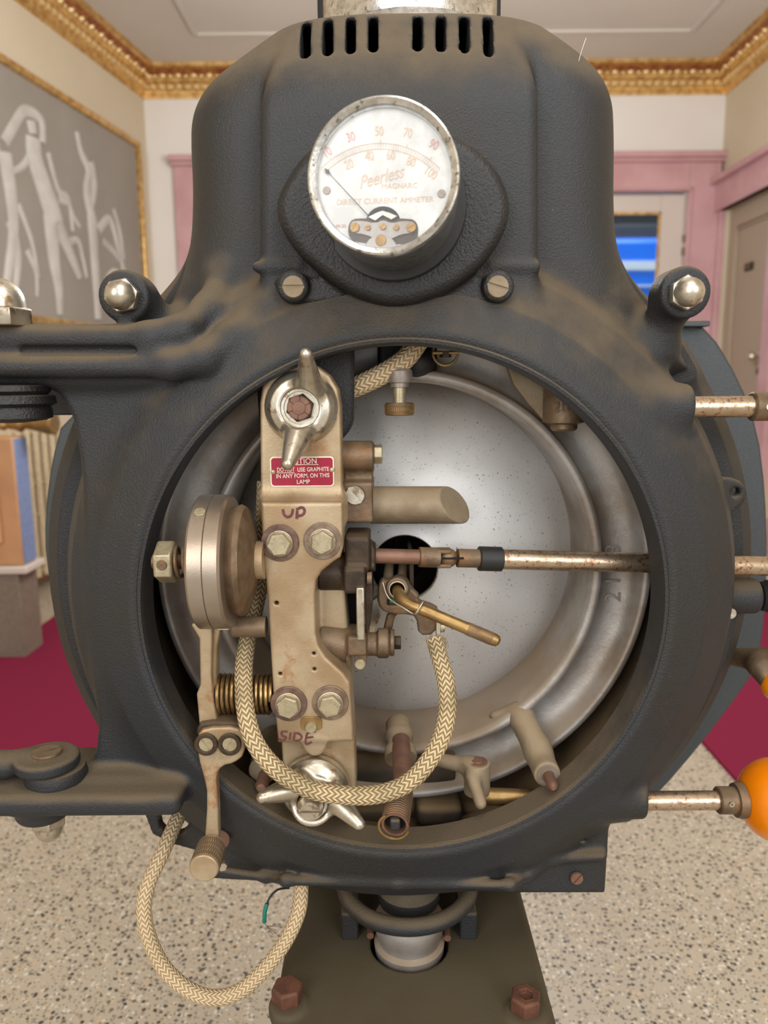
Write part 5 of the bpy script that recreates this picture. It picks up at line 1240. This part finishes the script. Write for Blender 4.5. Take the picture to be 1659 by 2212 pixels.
for i in range(9):
    a = W(571, 1990, .676); e = random.uniform(-1, 1); m.tube([a, a + Vector((.003, e*.001, -.006)), a + Vector((.012 + e*.004, e*.003, -.010 + e*.004))], .0002, n=5, sub=4)
m.build('strands', M['red_brown'], gw)
wh = MB().tube([W(1250, 132, .70), W(1257, 108, .70), W(1266, 82, .70)], .00018, n=5, sub=4).build('bristle', M['white_paint'], lamp)

# ------------------------------------------------------------------ pedestal
zp = EYE - .575
pd = T('pedestal', 'olive-brown pedestal with a flat bolted top plate under the lamphouse', 'pedestal', (CX, .75, 0))
fl, fr_ = WZ(582, 2212, zp), WZ(1176, 2212, zp); bl_, br_ = WZ(640, 1930, zp), WZ(1136, 1930, zp)
xL_, xR_ = (fl.x + bl_.x)/2, (fr_.x + br_.x)/2
hc = WZ(884, 2035, zp); hr = 84*S(884, 2035, hc.y)
cast('top_plate', [('+', s_box((xL_, fl.y - .045, zp - .022), (xR_, bl_.y + .12, zp), .004), .003), ('+', s_box((xR_ - .012, fl.y - .05, zp - .03), (xR_ + .004, bl_.y + .12, zp - .004), .003), .006), ('+', s_cyl((WZ(622, 2170, zp).x, WZ(622, 2170, zp).y, zp - .01), (WZ(622, 2170, zp).x, WZ(622, 2170, zp).y, zp + .003), .018, .003), .006), ('+', s_cyl((WZ(1135, 2190, zp).x, WZ(1135, 2190, zp).y, zp - .01), (WZ(1135, 2190, zp).x, WZ(1135, 2190, zp).y, zp + .003), .018, .003), .006),
    ('-', s_cyl((hc.x, hc.y, zp - .05), (hc.x, hc.y, zp + .02), hr), .002)], .0018, M['plate_olive'], pd)
m = MB(); x0_, x1_, y0_, y1_ = xL_ + .008, xR_ - .008, fl.y - .035, bl_.y + .10
m.box(((x0_ + x1_)/2, (y0_ + y1_)/2, (zp - .022)/2), (x1_ - x0_, y1_ - y0_, zp - .022)); m.build('column', M['plate_olive'], pd, bevel=.008)
MB().cyl((hc.x, hc.y, zp - .0225), (hc.x, hc.y, zp - .0205), hr, n=48).build('bore', M['void'], pd)
for px, py, nm in ((621, 2158, 0), (1135, 2178, 1)):
    c = WZ(px, py, zp + .003); h = MB().lathe(c, (0, 0, 1), [(.0145, 0), (.0150, .001), (.0150, .013), (.0130, .015)] + ([(0, .0152)] if not nm else [(.0070, .0152), (.0066, .011), (0, .011)]), 6, .3).build('hex_bolt' if not nm else 'hex_nut', M['rust'], pd, bevel=.0006)
# elevation screw, ring and lugs
es = T('elevating_gear', 'black ring handle with steel ball cup and rusty screw between lamphouse and pedestal', 'mounting', (hc.x, hc.y, zp))
MB().lathe((hc.x, hc.y, zp - .020), (0, 0, 1), [(hr*.62, 0), (hr*.88, .012), (hr*.90, .022), (hr*.80, .026), (hr*.80, .030), (hr*.86, .036), (hr*.88, .050), (hr*.74, .060), (hr*.5, .064)], 56).build('ball_cup', M['grey_cast'], es)
MB().lathe((hc.x, hc.y + .01, zp + .04), (0, 0, 1), [(.030, 0), (.032, .006), (.032, .016), (.024, .024), (.022, .04)], 48).build('nut_collar', M['casting'], es)
m = MB().cyl((hc.x, hc.y + .012, zp + .045), (hc.x, hc.y + .012, zp + .13), .0155, n=32); m2 = MB(); coil(m2, (hc.x, hc.y + .012, zp + .05), (hc.x, hc.y + .012, zp + .13), .0155, .0014, 22)
s_ = m.build('screw', M['red_brown'], es); m2.build('thread', M['red_brown'], s_)
zt_ = zp + .052; rc_ = W(884, 1925, .70)
rcy = .715; Rr = .062
front = WZ(884, 2003, zt_); lft = WZ(738, 1930, zt_)
Rr = .066; MB().torus((front.x, front.y + Rr, zt_), (0, 0, 1), Rr, .0085, 72, 16).build('ring_handle', M['casting'], es)
for px in (756, 1012):
    a = WZ(px, 2030, zp); cast('lug', [('+', s_box((a.x - .009, a.y - .0, zp - .002), (a.x + .009, a.y + .05, zp + .030), .002), .002)], .0015, M['casting'], es)
for px, py in ((800, 2016), (966, 2021)):
    c = WZ(px, py, zp + .012); MB().cyl(c + Vector((0, -.004, 0)), c + Vector((0, .02, 0)), .0036, n=20).build('pin', M['red_brown'], es)
for o in C.objects:
    base = o.name.split('.')[0]
    g_ = {'carpet': 'burgundy carpets on the terrazzo', 'wing_nut': 'wing nuts on the feed arm', 'control_rod': 'control rods on the right side', 'braided_cable': 'braided cables of the lamp'}.get(base)
    if g_ and o.parent is None and 'category' in o: o['group'] = g_
